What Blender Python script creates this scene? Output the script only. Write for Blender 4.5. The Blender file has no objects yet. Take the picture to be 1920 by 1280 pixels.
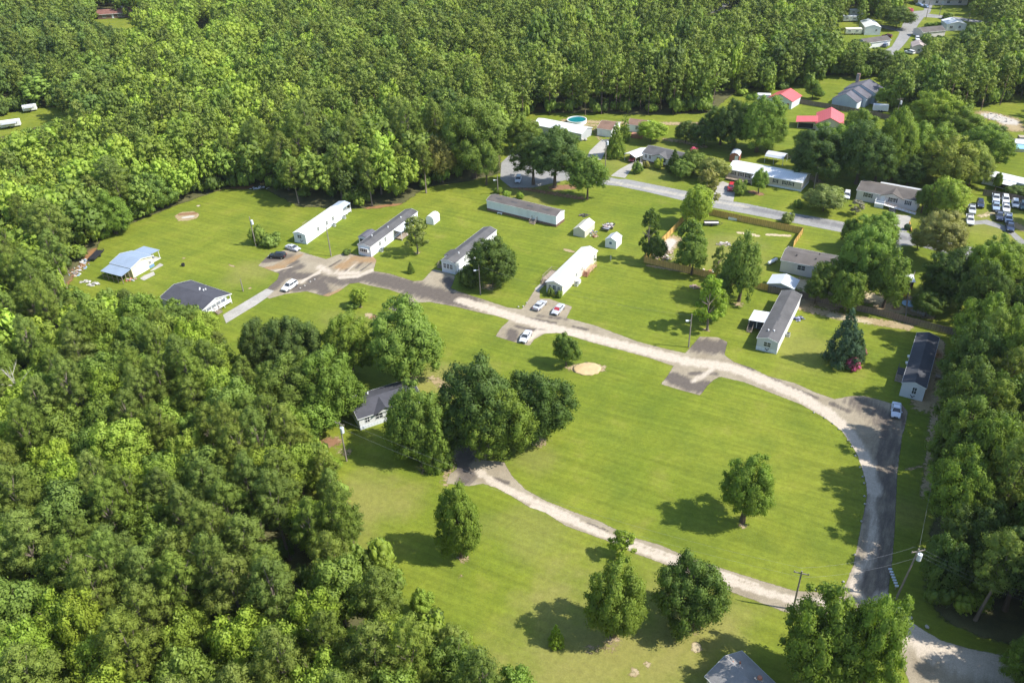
import bpy, math, random
import numpy as np
from mathutils import Vector, Matrix
R = math.radians
C = bpy.context.scene.collection
rng = random.Random(7)
# ---------------------------------------------------------------- camera model (a drone 105 m up, looking down 33 degrees)
FPX, PITCH, ROLL, CH = 1550.0, 0.581318509, -0.0408571354, 105.263127
_f = np.array([0, math.cos(PITCH), -math.sin(PITCH)])
_r0 = np.array([1.0, 0, 0]); _u0 = np.array([0, math.sin(PITCH), math.cos(PITCH)])
_r = _r0*math.cos(ROLL)+_u0*math.sin(ROLL); _u = -_r0*math.sin(ROLL)+_u0*math.cos(ROLL)
def P(px, py, z=0.0):
    d = FPX*_f+(px-960)*_r-(py-640)*_u
    t = (z-CH)/d[2]
    return (float(d[0]*t), float(d[1]*t))
def proj(x, y, z):
    v = np.array([x, y, z-CH]); d = v@_f
    return 960+FPX*(v@_r)/d, 640-FPX*(v@_u)/d
def pxm(x, y, z=0):
    return FPX/(np.array([x, y, z-CH])@_f)
# ---------------------------------------------------------------- materials
MATS = {}
def newmat(name):
    m = bpy.data.materials.new(name); m.use_nodes = True
    nt = m.node_tree; b = nt.nodes['Principled BSDF']
    return m, nt, b
def L(nt, a, b): nt.links.new(a, b)
def node(nt, t, **k):
    n = nt.nodes.new(t)
    for a, v in k.items():
        if a.startswith('i_'): n.inputs[a[2:].replace('_', ' ')].default_value = v
        else: setattr(n, a, v)
    return n
def noise(nt, vec, scale, detail=3, rough=.55, stretch=None, rotz=0):
    if stretch is not None:
        if rotz:
            m0 = node(nt, 'ShaderNodeMapping'); m0.inputs['Rotation'].default_value = (0, 0, rotz); L(nt, vec, m0.inputs['Vector']); vec = m0.outputs[0]
        mp = node(nt, 'ShaderNodeMapping'); mp.inputs['Scale'].default_value = stretch
        L(nt, vec, mp.inputs['Vector']); vec = mp.outputs[0]
    n = node(nt, 'ShaderNodeTexNoise'); n.inputs['Scale'].default_value = scale
    n.inputs['Detail'].default_value = detail; n.inputs['Roughness'].default_value = rough
    L(nt, vec, n.inputs['Vector']); return n.outputs['Fac']
def ramp(nt, fac, stops):
    r = node(nt, 'ShaderNodeValToRGB'); e = r.color_ramp.elements
    while len(e) < len(stops): e.new(.5)
    for el, (p, c) in zip(e, stops):
        el.position = p; el.color = (c, c, c, 1) if isinstance(c, (int, float)) else (*c, 1)
    L(nt, fac, r.inputs[0]); return r.outputs[0]
def mix(nt, fac, a, b, mode='MIX'):
    m = node(nt, 'ShaderNodeMix', data_type='RGBA', blend_type=mode)
    for s, v in ((m.inputs[0], fac), (m.inputs[6], a), (m.inputs[7], b)):
        if isinstance(v, (int, float)): s.default_value = v
        elif isinstance(v, tuple): s.default_value = (*v, 1)
        else: L(nt, v, s)
    return m.outputs[2]
def mth(nt, op, a, b=None, clamp=False):
    m = node(nt, 'ShaderNodeMath', operation=op, use_clamp=clamp)
    for i, v in enumerate((a, b)):
        if v is None: continue
        if isinstance(v, (int, float)): m.inputs[i].default_value = v
        else: L(nt, v, m.inputs[i])
    return m.outputs[0]
def sstep(nt, v, a, b):
    m = node(nt, 'ShaderNodeMapRange', interpolation_type='SMOOTHSTEP')
    m.inputs[1].default_value = a; m.inputs[2].default_value = b
    L(nt, v, m.inputs[0]); return m.outputs[0]
def opos(nt):
    return node(nt, 'ShaderNodeTexCoord').outputs['Object']
def wpos(nt):
    return node(nt, 'ShaderNodeNewGeometry').outputs['Position']
def bump(nt, b, h, dist, strength=.6):
    n = node(nt, 'ShaderNodeBump'); n.inputs['Distance'].default_value = dist; n.inputs['Strength'].default_value = strength
    L(nt, h, n.inputs['Height']); L(nt, n.outputs[0], b.inputs['Normal'])
def M(name, col=None, rough=.6, kind='plain', metal=0, dirt=.18, spec=.4):
    if name in MATS: return MATS[name]
    m, nt, b = newmat(name); MATS[name] = m
    b.inputs['Roughness'].default_value = rough; b.inputs['Metallic'].default_value = metal
    b.inputs['Specular IOR Level'].default_value = spec
    v = opos(nt)
    if kind == 'plain':
        n = noise(nt, v, .7, 4); c = mix(nt, mth(nt, 'MULTIPLY', ramp(nt, n, [(.35, 0), (.75, 1)]), dirt*2), col, tuple(x*.6 for x in col))
    elif kind == 'siding':
        sp = node(nt, 'ShaderNodeSeparateXYZ'); L(nt, v, sp.inputs[0])
        fr = mth(nt, 'FRACT', mth(nt, 'MULTIPLY', sp.outputs[2], 5.0))
        line = ramp(nt, fr, [(0, .72), (.18, 1), (1, 1)])
        n = noise(nt, v, .5, 4, stretch=(1, 1, .4))
        c = mix(nt, mth(nt, 'MULTIPLY', ramp(nt, n, [(.4, 0), (.8, 1)]), dirt*2), col, tuple(x*.68 for x in col))
        c = mix(nt, 1.0, c, line, 'MULTIPLY'); bump(nt, b, fr, .02, .5)
    elif kind == 'shingle':
        n1 = noise(nt, v, .35, 4); n2 = noise(nt, v, 9, 2, stretch=(1, 1, 1)); n3 = noise(nt, v, 2.2, 3, stretch=(1, 3, 1))
        c = mix(nt, ramp(nt, n1, [(.3, 0), (.75, 1)]), tuple(x*1.15 for x in col), tuple(x*.72 for x in col))
        c = mix(nt, .35, c, mix(nt, n2, (.35, .35, .35), (1, 1, 1)), 'MULTIPLY')
        c = mix(nt, .4, c, ramp(nt, n3, [(.3, .6), (.7, 1.0)]), 'MULTIPLY'); bump(nt, b, n2, .04, .5)
    elif kind in ('ribx', 'riby'):
        sp = node(nt, 'ShaderNodeSeparateXYZ'); L(nt, v, sp.inputs[0])
        fr = mth(nt, 'FRACT', mth(nt, 'MULTIPLY', sp.outputs[0 if kind == 'ribx' else 1], 1.6))
        n = noise(nt, v, .4, 4)
        c = mix(nt, mth(nt, 'MULTIPLY', ramp(nt, n, [(.35, 0), (.75, 1)]), dirt*2), col, tuple(x*.66 for x in col))
        c = mix(nt, 1.0, c, ramp(nt, fr, [(0, .78), (.1, 1), (.9, 1), (1, .86)]), 'MULTIPLY'); bump(nt, b, ramp(nt, fr, [(0, 1), (.15, 0), (.85, 0), (1, 1)]), .04, .7)
    elif kind == 'wood':
        sp = node(nt, 'ShaderNodeSeparateXYZ'); L(nt, v, sp.inputs[0])
        s = mth(nt, 'ADD', sp.outputs[0], sp.outputs[1])
        fr = mth(nt, 'MULTIPLY', s, 7.0); fl = mth(nt, 'FLOOR', fr)
        wn = node(nt, 'ShaderNodeTexWhiteNoise', noise_dimensions='1D'); L(nt, fl, wn.inputs['W'])
        n = noise(nt, v, 2, 4, stretch=(1, 1, .3))
        c = mix(nt, wn.outputs[0], tuple(x*.75 for x in col), tuple(min(1, x*1.2) for x in col))
        c = mix(nt, .5, c, ramp(nt, n, [(.25, .55), (.7, 1.0)]), 'MULTIPLY')
        c = mix(nt, 1.0, c, ramp(nt, mth(nt, 'FRACT', fr), [(0, .5), (.12, 1), (1, 1)]), 'MULTIPLY')
    elif kind == 'bark':
        n = noise(nt, v, 6, 4, stretch=(1, 1, .2)); c = mix(nt, n, tuple(x*.5 for x in col), tuple(x*1.3 for x in col)); bump(nt, b, n, .05)
    elif kind == 'brick':
        t = node(nt, 'ShaderNodeTexBrick'); t.inputs['Scale'].default_value = 4; t.inputs['Color1'].default_value = (*col, 1)
        t.inputs['Color2'].default_value = (*[x*.7 for x in col], 1); t.inputs['Mortar'].default_value = (.35, .3, .27, 1)
        L(nt, v, t.inputs['Vector']); c = t.outputs[0]
    L(nt, c, b.inputs['Base Color']); return m
def glassmat():
    m, nt, b = newmat('window_glass'); b.inputs['Base Color'].default_value = (.025, .032, .04, 1)
    b.inputs['Roughness'].default_value = .08; b.inputs['Specular IOR Level'].default_value = .7
    n = noise(nt, opos(nt), 1.3, 2); L(nt, mix(nt, n, (.012, .016, .02), (.09, .1, .11)), b.inputs['Base Color'])
    return m
def paint(name, col, rough=.3):
    if name in MATS: return MATS[name]
    m, nt, b = newmat(name); MATS[name] = m
    b.inputs['Roughness'].default_value = rough; b.inputs['Coat Weight'].default_value = .5; b.inputs['Coat Roughness'].default_value = .12
    n = noise(nt, opos(nt), 3, 3); L(nt, mix(nt, n, tuple(x*.9 for x in col), tuple(min(1, x*1.06) for x in col)), b.inputs['Base Color'])
    return m
# ---------------------------------------------------------------- mesh builder
class MB:
    def __init__(s): s.v = []; s.f = []; s.m = []
    def add(s, vs, fs, mi=0):
        o = len(s.v); s.v += [tuple(map(float, p)) for p in vs]; s.f += [[i+o for i in f] for f in fs]; s.m += [mi]*len(fs); return s
    def box(s, x0, y0, z0, x1, y1, z1, mi=0):
        return s.add([(x0, y0, z0), (x1, y0, z0), (x1, y1, z0), (x0, y1, z0), (x0, y0, z1), (x1, y0, z1), (x1, y1, z1), (x0, y1, z1)],
                     [(0, 3, 2, 1), (4, 5, 6, 7), (0, 1, 5, 4), (1, 2, 6, 5), (2, 3, 7, 6), (3, 0, 4, 7)], mi)
    def prism(s, poly, axis, a0, a1, mi=0):
        # poly: 2D points in the plane normal to axis ('x': (y,z), 'y': (x,z), 'z': (x,y))
        n = len(poly)
        def p3(q, a): return (a, q[0], q[1]) if axis == 'x' else ((q[0], a, q[1]) if axis == 'y' else (q[0], q[1], a))
        vs = [p3(q, a0) for q in poly]+[p3(q, a1) for q in poly]
        fs = [list(range(n))[::-1], list(range(n, 2*n))]+[[i, (i+1) % n, n+(i+1) % n, n+i] for i in range(n)]
        return s.add(vs, fs, mi)
    def slab(s, pts, th, mi=0):   # a flat 3D polygon given thickness downwards
        n = len(pts); vs = list(pts)+[(p[0], p[1], p[2]-th) for p in pts]
        fs = [list(range(n)), list(range(n, 2*n))[::-1]]+[[i, n+i, n+(i+1) % n, (i+1) % n] for i in range(n)]
        return s.add(vs, fs, mi)
    def tube(s, a, b, r0, r1=None, n=8, mi=0):
        r1 = r0 if r1 is None else r1
        a = Vector(a); b = Vector(b); d = (b-a).normalized(); q = d.to_track_quat('Z', 'Y').to_matrix()
        vs = []
        for c, r in ((a, r0), (b, r1)):
            for i in range(n):
                t = 2*math.pi*i/n; vs.append(c+q@Vector((r*math.cos(t), r*math.sin(t), 0)))
        fs = [[i, (i+1) % n, n+(i+1) % n, n+i] for i in range(n)]+[list(range(n))[::-1], list(range(n, 2*n))]
        return s.add(vs, fs, mi)
    def loft(s, rings, mi=0, cap=True):
        n = len(rings[0]); vs = [p for r in rings for p in r]; fs = []
        for k in range(len(rings)-1):
            for i in range(n):
                fs.append([k*n+i, k*n+(i+1) % n, (k+1)*n+(i+1) % n, (k+1)*n+i])
        if cap: fs += [list(range(n))[::-1], [(len(rings)-1)*n+i for i in range(n)]]
        return s.add(vs, fs, mi)
    def ball(s, c, r, n=8, k=5, mi=0, jit=0, rr=rng):
        rx, ry, rz = (r, r, r) if isinstance(r, (int, float)) else r
        vs = [(c[0], c[1], c[2]+rz)]; fs = []
        for j in range(1, k):
            ph = math.pi*j/k
            for i in range(n):
                t = 2*math.pi*i/n; q = 1+rr.uniform(-jit, jit)
                vs.append((c[0]+rx*q*math.sin(ph)*math.cos(t), c[1]+ry*q*math.sin(ph)*math.sin(t), c[2]+rz*q*math.cos(ph)))
        vs.append((c[0], c[1], c[2]-rz))
        for i in range(n): fs.append([0, 1+i, 1+(i+1) % n])
        for j in range(k-2):
            for i in range(n): fs.append([1+j*n+i, 1+(j+1)*n+i, 1+(j+1)*n+(i+1) % n, 1+j*n+(i+1) % n])
        e = len(vs)-1; o = 1+(k-2)*n
        for i in range(n): fs.append([o+i, e, o+(i+1) % n])
        return s.add(vs, fs, mi)
    def build(s, name, mats, parent=None, smooth=False, bevel=0):
        me = bpy.data.meshes.new(name); me.from_pydata(s.v, [], s.f)
        if not isinstance(mats, (list, tuple)): mats = [mats]
        for m in mats: me.materials.append(m)
        me.polygons.foreach_set('material_index', s.m)
        if smooth: me.polygons.foreach_set('use_smooth', [True]*len(s.f))
        me.update()
        o = bpy.data.objects.new(name, me); C.objects.link(o)
        if parent: o.parent = parent
        if bevel:
            bm = o.modifiers.new('bevel', 'BEVEL'); bm.width = bevel; bm.segments = 2; bm.limit_method = 'ANGLE'
        return o
def npmesh(name, V, F, mat, smooth=False):
    me = bpy.data.meshes.new(name); V = np.asarray(V, np.float32); F = np.asarray(F, np.int32); k = F.shape[1]
    me.vertices.add(len(V)); me.vertices.foreach_set('co', V.ravel())
    me.loops.add(F.size); me.loops.foreach_set('vertex_index', F.ravel())
    me.polygons.add(len(F)); me.polygons.foreach_set('loop_start', np.arange(0, F.size, k, dtype=np.int32))
    if smooth: me.polygons.foreach_set('use_smooth', np.ones(len(F), bool))
    me.materials.append(mat); me.update(calc_edges=True); return me
def tag(o, label=None, cat=None, group=None, kind=None):
    if label: o['label'] = label
    if cat: o['category'] = cat
    if group: o['group'] = group
    if kind: o['kind'] = kind
    return o
def empty(name, loc, rz=0, **k):
    o = bpy.data.objects.new(name, None); o.empty_display_size = .3; C.objects.link(o)
    o.location = loc if len(loc) == 3 else (loc[0], loc[1], 0); o.rotation_euler = (0, 0, rz)
    return tag(o, **k)
KIDS = {}
def copy_tree(o, parent=None):
    c = o.copy(); C.objects.link(c); c.parent = parent
    for ch in list(o.children): copy_tree(ch, c)
    return c
# ---------------------------------------------------------------- camera, light, sky
cam = bpy.data.objects.new('camera', bpy.data.cameras.new('camera')); C.objects.link(cam)
cam.data.sensor_width = 36; cam.data.lens = FPX/1920*36; cam.data.clip_end = 6000; cam.data.clip_start = 1
cam.matrix_world = Matrix(((_r[0], _u[0], -_f[0], 0), (_r[1], _u[1], -_f[1], 0), (_r[2], _u[2], -_f[2], CH), (0, 0, 0, 1)))
bpy.context.scene.camera = cam
SAZ, SEL = R(-15), R(48)     # direction towards the sun, from +x anticlockwise
sd = Vector((math.cos(SEL)*math.cos(SAZ), math.cos(SEL)*math.sin(SAZ), math.sin(SEL)))
sun = bpy.data.objects.new('sun', bpy.data.lights.new('sun', 'SUN')); C.objects.link(sun)
sun.data.energy = 4.1; sun.data.angle = R(.55); sun.data.color = (1, .96, .89)
sun.rotation_euler = sd.to_track_quat('Z', 'Y').to_euler(); sun.location = (0, 0, 300)
w = bpy.data.worlds.new('World'); bpy.context.scene.world = w; w.use_nodes = True
nt = w.node_tree; sky = nt.nodes.new('ShaderNodeTexSky'); sky.sky_type = 'NISHITA'; sky.sun_disc = False
sky.sun_elevation = SEL; sky.sun_rotation = math.pi/2-SAZ; sky.air_density = 1.0; sky.dust_density = .6; sky.ozone_density = 1.0
nt.links.new(sky.outputs[0], nt.nodes['Background'].inputs[0]); nt.nodes['Background'].inputs[1].default_value = .15
vs = bpy.context.scene.view_settings; vs.view_transform = 'Standard'; vs.look = 'None'; vs.exposure = .8; vs.gamma = 1
GLASS = glassmat()
# ---------------------------------------------------------------- ground, roads
def grass_color(nt, v):
    n1 = noise(nt, v, .028, 4); n2 = noise(nt, v, .13, 4, stretch=(1, 1, 1)); n3 = noise(nt, v, 1.1, 3)
    st = noise(nt, v, .6, 3, stretch=(.09, 1.5, 1), rotz=R(29)); st2 = noise(nt, v, .5, 3, stretch=(1.2, .08, 1), rotz=R(33))
    c = mix(nt, ramp(nt, n1, [(.35, 0), (.65, 1)]), (.150, .193, .017), (.206, .232, .026))
    c = mix(nt, mth(nt, 'MULTIPLY', ramp(nt, n2, [(.42, 0), (.72, 1)]), .55), c, (.095, .142, .018))
    c = mix(nt, mth(nt, 'MULTIPLY', ramp(nt, n2, [(.25, 1), (.42, 0)]), .55), c, (.25, .24, .05))
    c = mix(nt, .75, c, ramp(nt, st, [(.32, .80), (.68, 1.16)]), 'MULTIPLY')
    c = mix(nt, .3, c, ramp(nt, st2, [(.3, .8), (.7, 1.15)]), 'MULTIPLY')
    wn = noise(nt, v, .09, 4, .6)
    for (px, py), rr, k in (((1150, 1235), 22, .7), ((700, 930), 11, .55), ((1000, 1010), 12, .35), ((1290, 1150), 14, .5), ((620, 1000), 14, .3), ((1350, 480), 18, .45), ((480, 505), 11, .45), ((820, 715), 9, .6), ((1010, 860), 7, .35), ((1500, 650), 14, .35), ((1690, 960), 6, .3), ((1000, 360), 14, .5), ((1730, 395), 14, .25), ((1230, 300), 30, .35), ((1860, 420), 16, .4), ((640, 600), 9, .3)):
        x, y = P(px, py); d = node(nt, 'ShaderNodeVectorMath', operation='DISTANCE'); L(nt, v, d.inputs[0]); d.inputs[1].default_value = (x, y, 0)
        f = mth(nt, 'SUBTRACT', 1, mth(nt, 'DIVIDE', d.outputs['Value'], rr)); f = mth(nt, 'ADD', f, mth(nt, 'MULTIPLY', mth(nt, 'SUBTRACT', wn, .5), 1.6))
        c = mix(nt, mth(nt, 'MULTIPLY', sstep(nt, f, .0, .8), k), c, (.27, .24, .075))
    n5 = noise(nt, v, 3.4, 3, .7); c = mix(nt, .5, c, ramp(nt, n5, [(.3, .7), (.7, 1.2)]), 'MULTIPLY')
    return mix(nt, .5, c, ramp(nt, n3, [(.2, .62), (.75, 1.25)]), 'MULTIPLY')
gm, nt, b = newmat('grass'); v = wpos(nt); b.inputs['Roughness'].default_value = .9; b.inputs['Specular IOR Level'].default_value = .15
L(nt, grass_color(nt, v), b.inputs['Base Color']); bump(nt, b, noise(nt, v, 5, 4), .12, .5)
MB().add([(-2500, -300, 0), (2500, -300, 0), (2500, 4000, 0), (-2500, 4000, 0)], [(0, 1, 2, 3)]).build('ground', gm)['kind'] = 'structure'

def segd(X, Y, a, b):
    ax, ay = a; bx, by = b; dx, dy = bx-ax, by-ay; t = np.clip(((X-ax)*dx+(Y-ay)*dy)/(dx*dx+dy*dy+1e-9), 0, 1)
    return np.hypot(X-ax-t*dx, Y-ay-t*dy)
def polysd(X, Y, pts):
    d = np.full(X.shape, 1e9, np.float32); ins = np.zeros(X.shape, bool); n = len(pts)
    for i in range(n):
        a = pts[i]; c = pts[(i+1) % n]; d = np.minimum(d, segd(X, Y, a, c))
        cond = ((a[1] > Y) != (c[1] > Y)); ins ^= cond & (X < (c[0]-a[0])*(Y-a[1])/((c[1]-a[1]) or 1e-9)+a[0])
    return np.where(ins, d, -d)
def lin(pts): return [P(*p) for p in pts]
def decal(name, polys, strokes, mat, z, res=.4, soft=.35, chans=3, holes=()):
    """polys: pixel outlines; strokes: (channel, pts, half width m, strength); channel 'a' = alpha. One sheet of ground cover."""
    pw = [lin(p) for p in polys]; sw = [(c, lin(p), w_, s_) for c, p, w_, s_ in strokes]
    al = [q for p in pw for q in p]+[q for c, p, w_, s_ in sw if c == 'a' for q in p]
    mg = 2+max([w_ for c, p, w_, s_ in sw if c == 'a'] or [0])
    x0 = min(q[0] for q in al)-mg; x1 = max(q[0] for q in al)+mg; y0 = min(q[1] for q in al)-mg; y1 = max(q[1] for q in al)+mg
    nx = int((x1-x0)/res)+2; ny = int((y1-y0)/res)+2
    X, Y = np.meshgrid(x0+np.arange(nx)*res, y0+np.arange(ny)*res); X = X.astype(np.float32); Y = Y.astype(np.float32)
    A = np.zeros(X.shape, np.float32); K = [np.zeros(X.shape, np.float32) for _ in range(chans)]
    def window(pts, m):
        a = [q[0] for q in pts]; c = [q[1] for q in pts]
        i0 = max(0, int((min(a)-m-x0)/res)); i1 = min(nx, int((max(a)+m-x0)/res)+2); j0 = max(0, int((min(c)-m-y0)/res)); j1 = min(ny, int((max(c)+m-y0)/res)+2)
        return slice(j0, j1), slice(i0, i1)
    for p in pw:
        s = window(p, 2); d = polysd(X[s], Y[s], p); A[s] = np.maximum(A[s], np.clip(.5+d/(2*soft), 0, 1))
    for hp in holes:
        p = lin(hp); s = window(p, 4); A[s] = np.minimum(A[s], np.clip(.5-polysd(X[s], Y[s], p)/(2*soft), 0, 1))
    for c, p, w_, s_ in sw:
        s = window(p, w_*1.6+1); d = np.full(X[s].shape, 1e9, np.float32)
        if len(p) == 1: p = [p[0], (p[0][0]+.01, p[0][1])]
        for i in range(len(p)-1): d = np.minimum(d, segd(X[s], Y[s], p[i], p[i+1]))
        v_ = s_*np.clip(1.25-d/w_, 0, 1)
        if c == 'a': A[s] = np.maximum(A[s], v_)
        else: K[c][s] = np.maximum(K[c][s], v_)
    keepv = A > .02
    cell = keepv[:-1, :-1] | keepv[1:, :-1] | keepv[:-1, 1:] | keepv[1:, 1:]
    jj, ii = np.nonzero(cell); idx = lambda j, i: j*nx+i
    F = np.stack([idx(jj, ii), idx(jj, ii+1), idx(jj+1, ii+1), idx(jj+1, ii)], 1)
    used, inv = np.unique(F.ravel(), return_inverse=True); F = inv.reshape(-1, 4)
    V = np.stack([X.ravel()[used], Y.ravel()[used], np.full(len(used), z, np.float32)], 1)
    me = npmesh(name, V, F, mat)
    for nm, arr in [('alpha', A)]+[('k%d' % i, k) for i, k in enumerate(K)]:
        at = me.attributes.new(nm, 'FLOAT', 'POINT'); at.data.foreach_set('value', arr.ravel()[used])
    o = bpy.data.objects.new(name, me); C.objects.link(o); o['kind'] = 'structure'; return o
def decalmat(name, base, cols, amp=.5, rough=.9, nscale=1.2):
    """base = (dark, light) pair; cols = colour of each painted channel; alpha broken up by noise"""
    m, nt, b = newmat(name); v = wpos(nt); b.inputs['Roughness'].default_value = rough; b.inputs['Specular IOR Level'].default_value = .2
    n1 = noise(nt, v, nscale, 5, .65); n2 = noise(nt, v, .22, 4); n3 = noise(nt, v, 6, 2); n4 = noise(nt, v, .55, 5, .68, stretch=(.28, 1.5, 1), rotz=R(-60))
    c = mix(nt, ramp(nt, n2, [(.35, 0), (.65, 1)]), base[0], base[1])
    for i, col in enumerate(cols):
        a = node(nt, 'ShaderNodeAttribute', attribute_name='k%d' % i).outputs['Fac']
        f = sstep(nt, mth(nt, 'ADD', a, mth(nt, 'MULTIPLY', mth(nt, 'SUBTRACT', n4, .5), 1.25)), .25, .8)
        c = mix(nt, mth(nt, 'MULTIPLY', f, mth(nt, 'MINIMUM', mth(nt, 'MULTIPLY', a, 4), 1)), c, col)
    c = mix(nt, .7, c, ramp(nt, n3, [(.25, .62), (.75, 1.2)]), 'MULTIPLY')
    c = mix(nt, .6, c, ramp(nt, n1, [(.3, .75), (.7, 1.15)]), 'MULTIPLY')
    L(nt, c, b.inputs['Base Color']); bump(nt, b, n3, .04, .4)
    a = node(nt, 'ShaderNodeAttribute', attribute_name='alpha').outputs['Fac']
    f = sstep(nt, mth(nt, 'ADD', a, mth(nt, 'MULTIPLY', mth(nt, 'SUBTRACT', n1, .5), amp)), .36, .64)
    L(nt, f, b.inputs['Alpha']); return m
# forest floor under the woods: soft-edged leaf litter
floor = decalmat('leaf_litter', ((.085, .085, .035), (.14, .135, .055)), [(.3, .16, .07), (.4, .33, .2)], amp=.9, nscale=.5)
decal('forest_floor', [
    [(-400, 1500), (-400, -60), (2300, -60), (2300, 160), (1900, 150), (1800, 160), (1740, 170), (1700, 120), (1560, 140), (1440, 158), (1380, 172), (1345, 200), (1335, 212), (1220, 216), (1100, 212), (1000, 212), (935, 236), (940, 325), (880, 340), (800, 350), (752, 384), (700, 392), (655, 390), (560, 388), (500, 356), (420, 354), (330, 385), (250, 418), (190, 446), (176, 480), (130, 530), (100, 590), (250, 700), (400, 760), (470, 800), (600, 980), (700, 1200), (900, 1400), (900, 1500)],
    [(1840, 560), (1815, 640), (1800, 760), (1770, 900), (1745, 1000), (1735, 1090), (1760, 1160), (1860, 1200), (2000, 1240), (2500, 1240), (2300, 560)]],
    [(0, [(420, 356), (470, 350)], 2, 1), (0, [(180, 470), (140, 530)], 2.5, 1.2), (0, [(690, 390), (750, 384)], 1.6, 1)], floor, .006, res=1.6, soft=1.6, holes=[[(-100, 262), (0, 258), (70, 238), (125, 222), (128, 202), (40, 198), (-100, 205)], [(170, 56), (280, 54), (285, 30), (215, 18), (170, 28)],
    [(1540, 40), (1590, 14), (1690, -8), (1850, 0), (1880, 60), (1800, 80), (1740, 130), (1640, 130), (1560, 90)]])
# --- gravel and old asphalt loop through the park
G_ASPH, G_PALE, G_ORG = 0, 1, 2
gravel = decalmat('gravel_drive', ((.29, .24, .165), (.365, .31, .22)), [(.135, .112, .092), (.54, .46, .36), (.33, .215, .11)], amp=.55)
loop = [(1110, 640), (1195, 640), (1240, 652), (1285, 662), (1312, 631), (1345, 632), (1364, 641), (1358, 665), (1375, 678), (1410, 690), (1440, 705), (1490, 718), (1527, 735), (1565, 748), (1597, 742), (1620, 742), (1648, 749), (1670, 756), (1692, 759), (1702, 772), (1697, 800), (1692, 815), (1686, 855), (1682, 890), (1679, 960), (1676, 1010), (1672, 1060), (1665, 1110), (1672, 1130), (1690, 1150), (1722, 1175), (1765, 1200), (1815, 1215), (1850, 1222), (1960, 1245), (2100, 1270), (2050, 1420), (1900, 1380), (1740, 1330), (1705, 1280), (1690, 1235), (1675, 1195), (1650, 1172), (1600, 1150), (1540, 1152), (1470, 1146), (1440, 1134), (1360, 1105), (1260, 1062), (1190, 1037), (1135, 1012), (1060, 985), (1022, 960), (992, 950), (960, 930), (930, 914), (905, 906), (880, 911), (837, 906), (842, 890), (858, 876), (850, 850), (852, 820), (875, 815), (885, 845), (900, 862), (945, 866), (960, 892), (985, 917), (1020, 937), (1077, 960), (1120, 975), (1180, 1005), (1235, 1020), (1297, 1047), (1360, 1067), (1440, 1092), (1490, 1107), (1560, 1112), (1585, 1096), (1600, 1060), (1610, 1010), (1615, 982), (1622, 950), (1626, 930), (1624, 905), (1617, 880), (1608, 853), (1595, 830), (1577, 806), (1546, 783), (1502, 758), (1440, 734), (1395, 716), (1350, 706), (1338, 712), (1326, 723), (1313, 741), (1276, 731), (1239, 720), (1252, 704), (1263, 686), (1215, 670), (1160, 655)]
west = [(1195, 640), (1115, 610), (1062, 596), (1073, 575), (1046, 566), (1030, 560), (1012, 560), (1012, 545), (1006, 538), (997, 552), (985, 572), (978, 580), (950, 576), (905, 561), (880, 553), (856, 545), (845, 540), (850, 530), (853, 517), (830, 508), (812, 505), (792, 526), (775, 527), (730, 513), (700, 508), (706, 488), (700, 481), (675, 479), (650, 474), (632, 478), (612, 486), (590, 480), (562, 471), (545, 467), (530, 470), (502, 480), (484, 498), (505, 506), (524, 513), (520, 524), (505, 537), (492, 552), (505, 560), (535, 551), (575, 546), (600, 553), (615, 556), (635, 547), (655, 532), (672, 530), (692, 535), (730, 543), (757, 552), (740, 568), (727, 580), (752, 585), (775, 568), (805, 566), (855, 575), (900, 586), (930, 592), (955, 600), (940, 614), (929, 630), (960, 640), (993, 648), (1002, 636), (1022, 625), (1045, 624), (1075, 631), (1110, 642), (1160, 655), (1215, 668)]
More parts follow.
